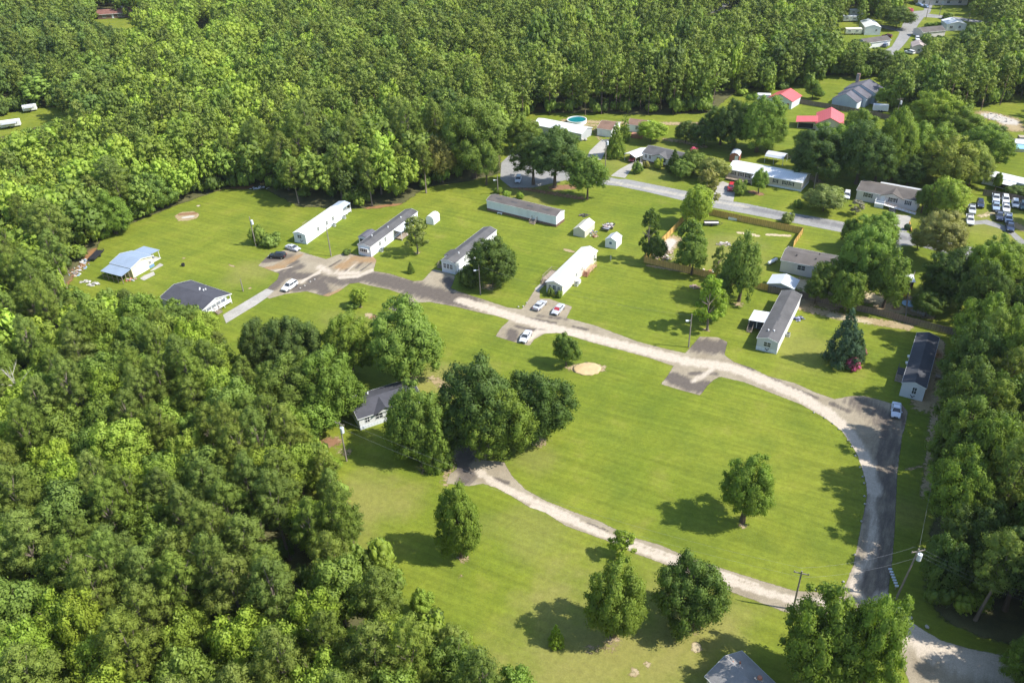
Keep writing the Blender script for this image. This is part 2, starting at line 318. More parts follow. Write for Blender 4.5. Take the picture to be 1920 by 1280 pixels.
st = [(G_ASPH, [(700, 522), (745, 530), (790, 545), (840, 556), (880, 566)], 4.6, .95), (G_ASPH, [(765, 555), (735, 578)], 2.2, .9),
      (G_ASPH, [(500, 487), (520, 484)], 2.6, 1.1), (G_ASPH, [(530, 514), (580, 520), (600, 536), (560, 540)], 3.0, .9), (G_ASPH, [(600, 530), (612, 552)], 2.6, .9), (G_ASPH, [(545, 505), (510, 540)], 2.2, .9),
      (G_ORG, [(640, 500), (665, 485), (700, 487)], 3.2, .72), (G_ASPH, [(600, 520), (640, 530), (690, 516)], 3.0, .75), (G_ASPH, [(540, 480), (560, 500)], 3.0, .7), (G_ASPH, [(960, 622), (960, 634)], 2, .9), (G_ASPH, [(840, 525), (850, 540)], 2.2, .9), (G_ORG, [(560, 480), (520, 500)], 2.2, .7), (G_ORG, [(530, 500), (500, 503)], 1.6, .9), (G_ORG, [(640, 545), (612, 556)], 1.8, .8),
      (G_PALE, [(655, 483), (632, 508)], .5, .9), (G_PALE, [(675, 486), (650, 510)], .5, .8), (G_ASPH, [(697, 492), (670, 512)], .5, .8), (G_ASPH, [(640, 487), (618, 500)], .6, .8), (G_ASPH, [(560, 490), (530, 506)], .6, .9), (G_PALE, [(548, 500), (515, 508)], .4, .9), (G_PALE, [(600, 512), (560, 528)], .5, .8), (G_PALE, [(600, 500), (620, 512), (670, 512)], 2.0, .7), (G_PALE, [(640, 520), (670, 518), (698, 506)], 1.4, .8), (G_PALE, [(565, 530), (605, 505)], .8, .8),
      (G_ASPH, [(650, 505), (640, 518)], .9, .7), (G_ASPH, [(683, 488), (668, 503)], .9, .7), (G_ASPH, [(660, 530), (690, 520)], 1.6, .8),
      (G_PALE, [(865, 563), (930, 583), (1000, 606), (1100, 630), (1200, 655), (1290, 678), (1370, 688), (1440, 716), (1500, 742), (1550, 772), (1590, 810), (1620, 860), (1636, 920)], 2.2, .95), (G_PALE, [(1636, 920), (1638, 990), (1628, 1060)], 1.6, .6), (G_PALE, [(1612, 1060), (1600, 1100), (1620, 1130)], 1.2, .7),
      (G_PALE, [(985, 640), (1010, 622), (1060, 622)], 1.4, .8), (G_PALE, [(1300, 715), (1340, 690), (1390, 695)], 1.2, .7),
      (G_ASPH, [(985, 596), (1010, 600), (1040, 606)], 1.1, .75), (G_ASPH, [(970, 612), (995, 618), (1018, 617)], 1.0, .8), (G_ASPH, [(1075, 612), (1100, 618)], .9, .7), (G_ASPH, [(1010, 592), (1060, 598)], 1.2, .6),
      (G_ASPH, [(1312, 648), (1352, 650)], 4.0, 1), (G_ASPH, [(1262, 708), (1300, 724), (1325, 724)], 3.0, .95), (G_ASPH, [(1295, 700), (1340, 700)], 1.2, .75), (G_ASPH, [(1378, 672), (1410, 692)], 1.4, .8), (G_ASPH, [(1440, 708), (1460, 716)], 1.2, .8), (G_ASPH, [(1470, 722), (1530, 745)], 1.0, .8),
      (G_ASPH, [(1610, 755), (1660, 780), (1670, 830), (1660, 900), (1655, 960), (1650, 1020), (1640, 1080), (1640, 1110)], 4.8, .66), (G_ASPH, [(1690, 765), (1690, 800)], 2, .5), (G_ASPH, [(1655, 1040), (1650, 1120)], 2.4, .6), (G_ASPH, [(1675, 960), (1668, 1080)], .7, .6), (G_ASPH, [(1560, 757), (1590, 770)], 1.2, .75),  # east lane: worn asphalt, darkened further to paint in the tree shade
      (G_ASPH, [(860, 870), (880, 890), (870, 900)], 2.2, .9), (G_ASPH, [(870, 830), (870, 860)], 3, .9), (G_ASPH, [(925, 898), (950, 905)], 1.0, .8), (G_PALE, [(900, 885), (925, 905), (1000, 940), (1080, 975)], 1.3, .85),
      (G_PALE, [(1000, 948), (1100, 988), (1200, 1030), (1300, 1065), (1400, 1100), (1500, 1128), (1560, 1130)], 1.1, .9), (G_PALE, [(1180, 1012), (1300, 1055), (1420, 1095)], .5, .8),
      (G_PALE, [(1670, 1140), (1700, 1175), (1740, 1205), (1800, 1235), (1900, 1255)], 4.0, .9), (G_ASPH, [(1100, 980), (1140, 995)], .4, .8)]
decal('gravel_road', [loop, west], st, gravel, .014, res=.4, soft=.35)
# concrete drive to the double-wide house
conc = decalmat('pale_concrete', ((.36, .34, .30), (.46, .43, .38)), [(.16, .15, .14)], amp=.3)
decal('concrete_drive', [[(418, 590), (445, 574), (480, 553), (500, 541), (514, 545), (500, 558), (480, 572), (450, 590), (424, 606)]], [], conc, .018, res=.3, soft=.2, chans=1)
decal('concrete_walkway', [[(1003, 541), (1015, 530), (1022, 533), (1008, 548)]], [], conc, .02, res=.25, soft=.15, chans=1)
decal('concrete_pad', [[(271, 516), (288, 509), (291, 515), (270, 526), (262, 522)], [(280, 509), (300, 493), (307, 497), (290, 506)], [(200, 489+8), (199, 498)]][:2], [], conc, .018, res=.3, soft=.2, chans=1)
# --- street behind the park
asph = decalmat('street_asphalt', ((.27, .265, .25), (.33, .32, .30)), [(.20, .195, .19), (.46, .42, .34)], amp=.35)
street = [(1137, 347), (1060, 338), (1000, 352), (958, 352), (938, 336), (940, 305), (957, 289), (985, 290), (1010, 305), (1060, 313), (1120, 327), (1160, 336), (1175, 336), (1295, 360), (1331, 371), (1400, 382), (1465, 396), (1559, 412), (1610, 422), (1655, 430), (1701, 436), (1716, 441), (1810, 461), (1902, 482), (1960, 494), (2300, 565), (2300, 592), (1960, 512), (1895, 500), (1840, 489), (1837, 497), (1834, 515), (1822, 512), (1823, 498), (1806, 483), (1720, 461), (1690, 460), (1688, 485), (1690, 500), (1660, 500), (1668, 480), (1662, 462), (1646, 450), (1614, 437), (1580, 436), (1504, 421), (1400, 401), (1340, 390), (1276, 375), (1217, 361), (1160, 349)]
decal('street', [street], [(1, [(1140, 340), (1230, 357), (1330, 376), (1400, 388)], 1.8, .6), (0, [(1400, 390), (1500, 408), (1620, 432), (1720, 450), (1900, 490)], 2.4, .7)], asph, .014, res=.5, soft=.3, chans=2)
decal('concrete_driveway', [[(1161, 318), (1188, 303), (1215, 297), (1210, 310), (1185, 316), (1172, 334), (1145, 330)],
    [(1128, 262), (1142, 262), (1140, 275), (1127, 300), (1100, 297), (1106, 283)], [(1340, 346), (1355, 340), (1368, 345), (1378, 362), (1375, 378), (1338, 372)],
    [(1675, 402), (1709, 405), (1700, 435), (1657, 430)]], [], conc, .02, res=.35, soft=.15, chans=1)
# far street at the top right
decal('far_street', [[(1636, 118), (1648, 100), (1672, 88), (1684, 68), (1693, 45), (1704, 28), (1708, 22), (1732, 20), (1738, 0), (1752, 0), (1744, 24), (1735, 30), (1723, 45), (1712, 62), (1697, 82), (1685, 95), (1660, 118)],
    [(1730, 25), (1790, 32), (1860, 42), (1860, 47), (1790, 37), (1730, 32)], [(1330, 24), (1360, 2), (1378, 0), (1350, 20), (1325, 28)], [(1648, 46), (1690, 54), (1686, 60), (1650, 52)]], [], asph, .016, res=1.0, soft=.6, chans=2)
# --- bare sandy and dry spots in the lawns
soil = decalmat('bare_soil', ((.34, .25, .13), (.42, .33, .19)), [(.52, .43, .27), (.27, .15, .08), (.52, .48, .42)], amp=1.35)
decal('bare_soil_patches', [[(327, 405), (340, 398), (362, 396), (374, 401), (370, 409), (352, 414), (334, 414)]],
    [('a', [(352, 406)], 3.0, 1.0), (1, [(338, 402), (366, 400)], 1.2, 1), (2, [(345, 408), (360, 406)], .9, 1.2), ('a', [(372, 386)], 1.0, .8), (2, [(372, 386)], .7, 1),
     ('a', [(1078, 690), (1124, 690)], 2.0, .85), (0, [(1100, 690)], 3.0, 1.3), ('a', [(1060, 468), (1074, 472)], .9, .9), ('a', [(905, 718), (938, 760)], .1, .1),
     ('a', [(812, 710), (835, 725), (840, 740)], 2.2, .62), ('a', [(1305, 1213)], 1.2, .9), (0, [(1305, 1213)], 1.2, .9), ('a', [(1188, 1260)], 1.2, .7), (0, [(1188, 1260), (1214, 1245)], 1, .6), ('a', [(1214, 1245)], .8, .8),
     ('a', [(1100, 1215), (1150, 1215)], 1.6, .45), ('a', [(690, 590), (712, 600)], 1.4, .8), (1, [(700, 595)], 1.2, 1), ('a', [(640, 846), (650, 850)], 2.0, .5), ('a', [(836, 905), (850, 860)], 1.8, .55), ('a', [(345, 484)], .7, .8), ('a', [(430, 496), (440, 500)], .6, .7), ('a', [(468, 540)], .7, .8), ('a', [(860, 1080)], 1.0, .5), ('a', [(655, 845)], .8, .8), (1, [(625, 830), (610, 825)], 2, 1), ('a', [(625, 828), (608, 832)], 2.4, .8),
     ('a', [(1500, 575), (1560, 590), (1620, 600), (1700, 612)], 2.6, .72), (0, [(1560, 592), (1600, 598), (1625, 605)], 1.4, 1.1), ('a', [(1505, 575), (1520, 560), (1560, 575)], 3, .8), (0, [(1500, 532), (1520, 545), (1600, 552), (1640, 560)], 3, 1), ('a', [(1500, 530), (1530, 545), (1600, 552), (1640, 560)], 4.5, .75),
     ('a', [(1655, 575), (1685, 580)], 3.0, .95), (1, [(1680, 577)], 1.6, 1), ('a', [(1706, 560), (1708, 585), (1740, 592)], 2.2, .85), (2, [(1712, 582), (1735, 590)], 1.2, .7), ('a', [(1745, 640), (1738, 700), (1730, 760)], 3.2, .8), (1, [(1745, 660)], 3, 1),
     ('a', [(1765, 640), (1752, 780), (1745, 850), (1735, 930)], 1.4, .7), ('a', [(1700, 880), (1740, 870)], .6, .6), ('a', [(1335, 520), (1370, 530)], 1.6, .9), (1, [(1300, 515), (1370, 530)], 1.6, 1.2), ('a', [(1215, 498), (1300, 512)], .9, .8),
     ('a', [(1240, 470), (1260, 450)], 4, .9), (2, [(1242, 474), (1258, 452)], 2.2, 1), ('a', [(1385, 436), (1420, 442)], 1.0, .9), (0, [(1390, 436), (1420, 442), (1460, 440)], 1.6, 1.2), ('a', [(1440, 440), (1480, 442)], 1.0, .9), (0, [(1440, 440), (1480, 442)], 1.2, 1),
     ('a', [(1040, 352), (1075, 350)], 2.6, 1.0), (1, [(1040, 352), (1075, 350)], 2.6, 1.2), ('a', [(960, 350), (1090, 372)], 2.6, .6), (1, [(960, 350), (1090, 372)], 3, .8), ('a', [(1410, 360), (1425, 364)], 1.6, 1.0), (1, [(1410, 360), (1425, 364)], 2, 1.3),
     ('a', [(1392, 984)], 1.3, .62), ('a', [(868, 1046)], 1.6, .62), ('a', [(1150, 1196)], 2.2, .62), ('a', [(1292, 1172)], 2.4, .62), ('a', [(1062, 688)], 0.9, .62), ('a', [(1325, 618)], 1.4, .62), ('a', [(783, 474)], 1.5, .62), ('a', [(1577, 684)], 1.8, .62), ('a', [(771, 512)], 0.5, .62), ('a', [(1166, 1049)], 0.8, .62), ('a', [(1560, 1230)], 3.0, .62), ('a', [(1385, 570)], 2.0, .62), ('a', [(916, 538)], 3.0, .62), ('a', [(905, 845)], 4.0, .62), ('a', [(1010, 828)], 3.0, .62), ('a', [(800, 875)], 3.0, .62), ('a', [(770, 712)], 3.0, .62), ('a', [(676, 576)], 0.8, .62), ('a', [(1275, 520)], .5, .5), ('a', [(770, 575), (785, 580)], .3, .3), ('a', [(1125, 262), (1110, 235)], 2, .5), ('a', [(1900, 420), (1920, 430)], 2.2, .9), ('a', [(1840, 405), (1880, 395)], 2.0, .6), (0, [(1840, 408), (1880, 395)], 2, .7), ('a', [(1850, 215), (1890, 225), (1900, 240)], 6, .85), (2, [(1860, 218), (1890, 228)], 5, 1),
     ('a', [(1250, 262), (1280, 266), (1320, 275)], 3, .6), ('a', [(1000, 228), (1130, 236)], 3, .6), ('a', [(1060, 226), (1180, 232), (1330, 232)], 3, .7), ('a', [(1515, 330), (1540, 345)], 2.5, .7), ('a', [(1440, 285), (1500, 300)], 3, .6)],
    soil, .010, res=.45, soft=.5)
# the lot track
decal('lot_track', [[(1822, 415), (1850, 412), (1890, 425), (1920, 450), (1925, 460), (1912, 460), (1895, 440), (1870, 427), (1845, 420), (1822, 422)]], [], asph, .016, res=.4, soft=.5, chans=2)
# asphalt scrap and mound
mnd = MB(); n = 28
rings = []
for k, (rr, zz) in enumerate([(1, .0), (.85, .18), (.62, .42), (.35, .62), (.12, .7)]):
    rings.append([(math.cos(2*math.pi*i/n)*rr*(3.3+rng.uniform(-.3, .3)), math.sin(2*math.pi*i/n)*rr*(2.5+rng.uniform(-.25, .25)), zz*.5-.02+rng.uniform(0, .04)) for i in range(n)])
mnd.loft(rings)
o = mnd.build('sand_mound', M('mound_sand', (.58, .42, .22), .9, dirt=.3), smooth=True); x, y = P(1101, 691); o.location = (x, y, 0)
tag(o, 'low round mound of pale orange sand on the lawn beside the gravel road', 'sand mound')
# ---------------------------------------------------------------- trees
def leafmat(name, attr=False):
    m, nt, b = newmat(name)
    if attr: col = node(nt, 'ShaderNodeAttribute', attribute_name='tint').outputs['Color']; v = wpos(nt); s1, s2 = .45, .12
    else: col = node(nt, 'ShaderNodeObjectInfo').outputs['Color']; v = wpos(nt); s1, s2 = .55, 2.6
    n1 = noise(nt, v, s1, 3); n2 = noise(nt, v, s2, 2)
    c = mix(nt, 1.0, col, ramp(nt, n1, [(.3, .74), (.7, 1.2)]), 'MULTIPLY')
    c = mix(nt, 1.0, c, ramp(nt, n2, [(.3, .80), (.7, 1.18)]), 'MULTIPLY')
    L(nt, c, b.inputs['Base Color']); b.inputs['Roughness'].default_value = .55; b.inputs['Specular IOR Level'].default_value = .22
    tr = node(nt, 'ShaderNodeBsdfTranslucent'); L(nt, mix(nt, 1.0, c, (1.25, 1.35, .6), 'MULTIPLY'), tr.inputs['Color'])
    ms = node(nt, 'ShaderNodeMixShader'); ms.inputs[0].default_value = .32
    L(nt, b.outputs[0], ms.inputs[1]); L(nt, tr.outputs[0], ms.inputs[2]); L(nt, ms.outputs[0], nt.nodes['Material Output'].inputs['Surface'])
    return m
LEAF = leafmat('foliage'); LEAFA = leafmat('woodland_foliage', True)
BARK = M('bark', (.13, .095, .065), .9, 'bark'); BARKP = M('pale_bark', (.24, .19, .15), .9, 'bark')
def puffs_broad(g, n=36, flat=1.0, rlo=.20, rhi=.36, low=-.55):
    out = []; ph = [g.uniform(0, 6.28) for _ in range(4)]; am = [g.uniform(.05, .16) for _ in range(4)]
    i = 0
    while len(out) < n:
        z = 1-(i+.5)/n*(1-low); i += 1
        if i >= n: i = 0
        z += g.uniform(-.08, .08); z = max(-1, min(1, z)); a = i*2.399963+g.uniform(-.4, .4)
        s = max(0, 1-abs(z)**2.3)**(1/2.3); q = 1+sum(am[k]*math.sin((k+1)*a+ph[k]+2*z) for k in range(4))
        r = g.uniform(rlo, rhi); d = (1-r*.8)*q*g.uniform(.82, 1.05)
        out.append((s*math.cos(a)*d, s*math.sin(a)*d, .5+.5*z*d, r, .78))
    for k in range(5): out.append((g.uniform(-.3, .3), g.uniform(-.3, .3), g.uniform(.3, .8), .34, .8))
    return out
def puffs_pine(g, n=46):
    out = []
    for i in range(n):
        z = (i+.5)/n; prof = min(1, (1.03-z)*1.9)**.7*(.55+.45*min(1, z*3.2))
        a = i*2.399963+g.uniform(-.5, .5); d = prof*g.uniform(.45, 1.0); r = g.uniform(.15, .27)
        if z > .93: d *= .4
        out.append((math.cos(a)*d, math.sin(a)*d, z*.95+g.uniform(-.02, .04), r, .66))
        if d > .55: out.append((math.cos(a)*d*.5, math.sin(a)*d*.5, z*.95, r*.8, .62))
    return out
def puffs_cone(g, n=60, p=1.0, tight=.9):
    out = []
    for i in range(n):
        z = (i+.3)/n; z = 1-(1-z)**.75 if p < 1 else z
        prof = max(.04, (1-z)**p)*min(1, .7+z*4); a = i*2.399963+g.uniform(-.4, .4)
        r = g.uniform(.16, .26)*(.45+.7*(1-z)); d = max(0, prof-r*.6)*g.uniform(tight, 1.08)
        out.append((math.cos(a)*d, math.sin(a)*d, z*.97, r, .8))
    for z in (.1, .3, .5, .7): out.append((0, 0, z, .5*(1-z)+.1, .9))
    return out
def puffs_open(g, n=26):
    out = []
    for i in range(n):
        a = g.uniform(0, 6.28); z = g.uniform(0, 1); d = math.sqrt(g.uniform(.05, 1))*math.sqrt(max(.1, 1-(2*z-.9)**2*.75))
        out.append((math.cos(a)*d*.9, math.sin(a)*d*.9, z, g.uniform(.13, .24), .6))
    return out
ICO = None
def ico():
    global ICO
    if ICO is None:
        t = (1+5**.5)/2; v = np.array([(-1, t, 0), (1, t, 0), (-1, -t, 0), (1, -t, 0), (0, -1, t), (0, 1, t), (0, -1, -t), (0, 1, -t), (t, 0, -1), (t, 0, 1), (-t, 0, -1), (-t, 0, 1)])/math.hypot(1, t)
        f = np.array([(0, 11, 5), (0, 5, 1), (0, 1, 7), (0, 7, 10), (0, 10, 11), (1, 5, 9), (5, 11, 4), (11, 10, 2), (10, 7, 6), (7, 1, 8), (3, 9, 4), (3, 4, 2), (3, 2, 6), (3, 6, 8), (3, 8, 9), (4, 9, 5), (2, 4, 11), (6, 2, 10), (8, 6, 7), (9, 8, 1)])
        ICO = (v, f)
    return ICO
def cards(puffs, n, size, seed, zr=2.3, up=.25, core=.66, asp=.55, spread=.42, needle=False):
    """leaf clumps: n rhombic cards over the puffs' shells, plus a rough core in each puff -> V (k,3), quads"""
    g = np.random.RandomState(seed); pf = np.array(puffs); pf[:, 4] *= 1.15/zr; wgt = pf[:, 3]**2; wgt /= wgt.sum()
    k = g.choice(len(pf), n, p=wgt); d = g.normal(size=(n, 3)); d[:, 2] += up; d /= np.linalg.norm(d, axis=1)[:, None]
    rad = pf[k, 3]*(1-spread+spread*1.5*g.rand(n)); sq = np.stack([np.ones(n), np.ones(n), pf[k, 4]], 1)
    c = pf[k, :3]+d*rad[:, None]*sq
    ok = np.ones(n, bool)
    for j in range(len(pf)):
        q = (c-pf[j, :3])/np.array([1, 1, pf[j, 4]]); ok &= (np.linalg.norm(q, axis=1) > pf[j, 3]*.7) | (k == j)
    c = c[ok]; d = d[ok]; n = len(c)
    nr = d+g.normal(size=(n, 3))*.5; nr /= np.linalg.norm(nr, axis=1)[:, None]
    t = np.cross(nr, g.normal(size=(n, 3))); t /= np.linalg.norm(t, axis=1)[:, None]; bt = np.cross(nr, t)
    s = size*(.6+.8*g.rand(n))[:, None]
    t[:, 2] /= zr; bt[:, 2] /= zr
    V = np.stack([c+t*s, c+bt*s*asp, c-t*s, c-bt*s*asp], 1).reshape(-1, 3); F = np.arange(4*n).reshape(-1, 4)
    cc = np.stack([c[:, 0], c[:, 1], (c[:, 2]-.45)*1.5], 1); cc /= np.linalg.norm(cc, axis=1)[:, None]+1e-6
    nn = d*.7+nr*.62+cc*.5; nn[:, 2] += .1; nn[:, 2] *= 1.0; nn /= np.linalg.norm(nn, axis=1)[:, None]; NR = np.repeat(nn, 4, 0)
    if core:
        v, f = ico(); 
        for p in pf:
            jit = 1+g.uniform(-.25, .2, (12, 1)); vv = v*jit*p[3]*core*np.array([1, 1, p[4]])+p[:3]
            o = len(V); V = np.vstack([V, vv]); NR = np.vstack([NR, v]); F = np.vstack([F, np.stack([f[:, 0], f[:, 1], f[:, 2], f[:, 2]], 1)+o])
    global LASTN; LASTN = NR.astype(np.float32)
    return V, F
def tri_ok(F):
    return F
def leafmesh(name, V, F, mat=None, N=None):
    # quads plus degenerate core quads -> split to a mixed mesh
    tri = F[:, 2] == F[:, 3]; Q = F[~tri]; T = F[tri][:, :3]
    me = bpy.data.meshes.new(name); me.vertices.add(len(V)); me.vertices.foreach_set('co', np.asarray(V, np.float32).ravel())
    li = np.concatenate([Q.ravel(), T.ravel()]).astype(np.int32); me.loops.add(len(li)); me.loops.foreach_set('vertex_index', li)
    st_ = np.concatenate([np.arange(len(Q))*4, len(Q)*4+np.arange(len(T))*3]).astype(np.int32)
    me.polygons.add(len(st_)); me.polygons.foreach_set('loop_start', st_); me.materials.append(mat or LEAF); me.update(calc_edges=True)
    if N is not None:
        at = me.attributes.new('custom_normal', 'FLOAT_VECTOR', 'POINT'); at.data.foreach_set('vector', np.asarray(N, np.float32).ravel())
    return me
def trunkmesh(name, limbs, g, seg=5, thick=.033, limbz=(.35, .8), lr=.2, mat=None, topz=.9):
    m = MB(); px, py = 0, 0; pts = [(0, 0, -.01)]
    for i in range(1, seg+1): px += g.uniform(-.02, .02); py += g.uniform(-.02, .02); pts.append((px, py, topz*i/seg))
    for i in range(seg): m.tube(pts[i], pts[i+1], thick*(1.25 if i == 0 else 1)*(1-.8*i/seg), thick*(1-.8*(i+1)/seg), 7)
    for k in range(limbs):
        z = g.uniform(*limbz); a = k*2.4+g.uniform(-.5, .5); i = min(seg-1, int(z/topz*seg)); p = pts[i]
        e = (p[0]+math.cos(a)*lr*g.uniform(.5, .9), p[1]+math.sin(a)*lr*g.uniform(.5, .9), min(1, p[2]+g.uniform(.08, .3)))
        m.tube(p, e, thick*.4, thick*.1, 5)
    me = m.build(name, mat or BARK); d = me.data; bpy.data.objects.remove(me); return d
KD = {}
def mk(kind, var, fn, n, size, tr, **k):
    V, F = cards(fn, n, size, hash((kind, var)) % 1000 if False else (len(KD)*37+11), **k)
    KD.setdefault(kind, []).append((leafmesh(kind+'_crown', V, F, N=LASTN*np.array([1, 1, 1], np.float32)), tr))
g = random.Random(5)
for i in range(5): mk('broad', i, puffs_broad(g, 54+5*i, rlo=.15, rhi=.36, low=-.75), 11500, .050, trunkmesh('broad_trunk', 7, g))
for i in range(3): mk('big', i, puffs_broad(g, 125, rlo=.12, rhi=.26, low=-.8), 26000, .031, trunkmesh('big_trunk', 9, g, thick=.045))
for i in range(5): mk('pine', i, puffs_pine(g, 62), 10000, .046, trunkmesh('pine_trunk', 9, g, thick=.022, limbz=(.5, .85), lr=.16, mat=BARKP, topz=.96), zr=2.9, up=.5, core=.62, asp=.3, spread=.55)
for i in range(2): mk('cone', i, puffs_cone(g, 70, .8), 6500, .055, trunkmesh('cone_trunk', 0, g), zr=2.6, asp=.35)
mk('column', 0, puffs_cone(g, 60, .45), 6000, .06, trunkmesh('column_trunk', 0, g), zr=4, asp=.3)
for i in range(3): mk('open', i, puffs_open(g, 48), 4200, .07, trunkmesh('open_trunk', 10, g, thick=.03, limbz=(.3, .75), lr=.3, mat=BARKP), core=0, spread=.6)
for i in range(2): mk('bush', i, puffs_broad(g, 26, rlo=.28, rhi=.4, low=-.9), 2800, .085, trunkmesh('bush_stem', 3, g), zr=1.5, core=.8)
HUE = {'bright': (.295, .385, .052), 'mid': (.205, .285, .047), 'dark': (.122, .180, .037), 'pine': (.215, .272, .050), 'blue': (.092, .15, .075), 'yellow': (.33, .37, .06), 'pink': (.70, .16, .30), 'pale': (.28, .32, .09), 'flower': (.34, .31, .19), 'autumn': (.29, .27, .07)}
NAMES = {'broad': ('leafy_tree', 'tree'), 'big': ('spreading_tree', 'tree'), 'pine': ('pine_tree', 'pine tree'), 'cone': ('conifer', 'conifer'), 'column': ('columnar_conifer', 'conifer'), 'open': ('open_crowned_tree', 'tree'), 'bush': ('bush', 'bush')}
TREES = []
def plant(kind, x, y, h, r, hue, label, cb=None, group=None, var=None, rot=None, gg=rng, sq=1.0):
    vs_ = KD[kind]; crown, tr = vs_[(var if var is not None else gg.randrange(len(vs_)))]
    cb = {'broad': .16, 'big': .12, 'pine': .40, 'cone': .03, 'column': .02, 'open': .22, 'bush': .0}[kind] if cb is None else cb
    nm, cat = NAMES[kind]; rot = gg.uniform(0, 6.28) if rot is None else rot
    e = empty(nm, (x, y, 0), rot, label=label, cat=cat, group=group)
    c = bpy.data.objects.new('crown', crown); C.objects.link(c); c.parent = e
    c.location = (0, 0, cb*h); c.scale = (r, r*sq, h*(1-cb)); q = gg.uniform(.82, 1.16); col = HUE[hue]
    c.color = (col[0]*q*gg.uniform(.93, 1.06), col[1]*q, col[2]*q*gg.uniform(.85, 1.2), 1)
    t = bpy.data.objects.new('trunk', tr); C.objects.link(t); t.parent = e; t.scale = (h*.62+1, h*.62+1, h*.93) if kind != 'bush' else (h*.5, h*.5, h*.8)
    return e
def tree(kind, bx, by, top, wpx, hue, label, **k):
    wide = .98 if by > 900 else 1.06
    """base at ground pixel (bx,by), top at row top, crown wpx wide -> real position, height and radius"""
    if k.get('cb', {'broad': .16, 'big': .12, 'pine': .4, 'cone': .03, 'column': .02, 'open': .3, 'bush': 0}[kind]) < .2: by -= wpx*(.11 if kind not in ('cone', 'column') else .1)
    x, y = P(bx, by); lo, hi = .3, 45
    for _ in range(40):
        mid = (lo+hi)/2
        if proj(x, y, mid)[1] > top: lo = mid
        else: hi = mid
    r = wide*wpx/2/pxm(x, y, lo*.5); TREES.append((x, y, r)); return plant(kind, x, y, lo*.97, r, hue, label, **k)
# ---- trees one can point to, each at its own base
T = tree
T('open', 783, 476, 409, 54, 'pale', 'loose drooping tree beside the porch recess of the grey-roofed mobile home')
T('big', 926, 543, 452, 92, 'dark', 'dense round tree hiding the right side of the third mobile home', cb=.05)
T('bush', 880, 541, 500, 44, 'dark', 'low dark bush at the left foot of the dense round tree')
T('cone', 771, 513, 488, 16, 'mid', 'tiny cone shaped conifer alone on the lawn between two mobile homes')
T('broad', 676, 577, 541, 32, 'bright', 'small bright sapling on the grass under the parking area')
T('bush', 662, 580, 566, 26, 'mid', 'small bush touching the bright sapling on its left')
T('bush', 487, 460, 425, 32, 'mid', 'taller bush at the foot of the left utility pole', sq=.8)
T('bush', 508, 463, 440, 42, 'mid', 'wide low bush just right of the left utility pole')
T('bush', 651, 478, 468, 16, 'dark', 'tiny round shrub at the bottom of the porch stairs')
T('bush', 1033, 556, 540, 13, 'mid', 'left one of two clipped shrubs in front of the cream mobile home')
T('bush', 1049, 559, 545, 12, 'mid', 'right one of two clipped shrubs in front of the cream mobile home')
T('open', 1216, 492, 394, 44, 'dark', 'slender dark tree outside the yellow fence corner', cb=.2)
T('broad', 1228, 500, 440, 36, 'dark', 'low dark tree against the yellow fence near its corner')
T('open', 1292, 512, 415, 62, 'mid', 'tall loose tree standing inside the corner of the yellow fence', cb=.1)
T('broad', 1296, 515, 440, 54, 'mid', 'shaggy tree in front of the yellow fence', cb=.2)
T('broad', 1303, 430, 345, 58, 'bright', 'tall light green tree between the street and the yellow fence', cb=.06)
T('open', 1322, 400, 318, 50, 'autumn', 'olive brown tipped tree across the street from the yellow fence')
T('open', 1326, 619, 520, 62, 'bright', 'light green tree with pale trunk near the gravel road', cb=.2)
T('broad', 1338, 605, 540, 44, 'bright', 'bright bushy tree right of the pale trunked tree', cb=.1)
T('broad', 1385, 572, 440, 68, 'mid', 'tall pointed dark tree at the end of the yellow fence', cb=.04)
T('bush', 1345, 566, 515, 52, 'mid', 'thicket below the tall pointed tree')
T('open', 1345, 525, 460, 30, 'pale', 'thin sapling in front of the yellow fence')
T('big', 1640, 480, 404, 84, 'mid', 'broad tree above the tan double-wide roof end')
T('big', 1610, 560, 425, 92, 'mid', 'large leafy tree overhanging the tan double-wide house', cb=.05)
T('broad', 1655, 585, 470, 74, 'mid', 'large tree left of the small white roofed outbuilding', cb=.1)
T('broad', 1550, 560, 488, 62, 'mid', 'shaggy tree in the sandy yard beside the tan double-wide house', cb=.06)
T('broad', 1585, 590, 510, 60, 'mid', 'tree leaning over the wooden fence above the cedar', cb=.06)
T('broad', 1528, 572, 520, 40, 'dark', 'small dark tree beside the deck of the tan double-wide house')
T('broad', 1588, 470, 408, 34, 'dark', 'small dark tree at the roadside left of the broad tree')
T('big', 1752, 494, 400, 90, 'autumn', 'tall oak with bare gaps standing at the street driveway', cb=.25)
T('broad', 1720, 470, 435, 30, 'mid', 'thin tree beside the tall oak')
T('big', 1772, 585, 468, 104, 'dark', 'dark spreading tree at the back fence corner', cb=.1)
T('broad', 1735, 600, 545, 60, 'dark', 'low dark tree in the back corner yard')
T('big', 1905, 532, 458, 70, 'dark', 'dark tree at the right edge of the photo beside the street')
c = T('cone', 1577, 688, 572, 74, 'blue', 'tall blue green cedar on the lawn above the pink flowering shrub'); 
T('cone', 1602, 680, 612, 40, 'blue', 'shorter top of a cedar leaning against the tall cedar')
T('bush', 1597, 694, 672, 26, 'pink', 'pink flowering shrub at the foot of the tall cedar')
T('bush', 1616, 668, 652, 14, 'pink', 'small pink flowering sprig right of the cedar')
T('broad', 1062, 690, 627, 46, 'mid', 'small round tree beside the sand mound', cb=.08)
T('big', 905, 852, 684, 142, 'dark', 'left one of the giant twin trees over the lawn', cb=.03)
T('big', 1008, 836, 702, 128, 'dark', 'right one of the giant twin trees over the lawn', cb=.03)
T('big', 938, 862, 722, 118, 'mid', 'lower front crown between the giant twin trees', cb=.02)
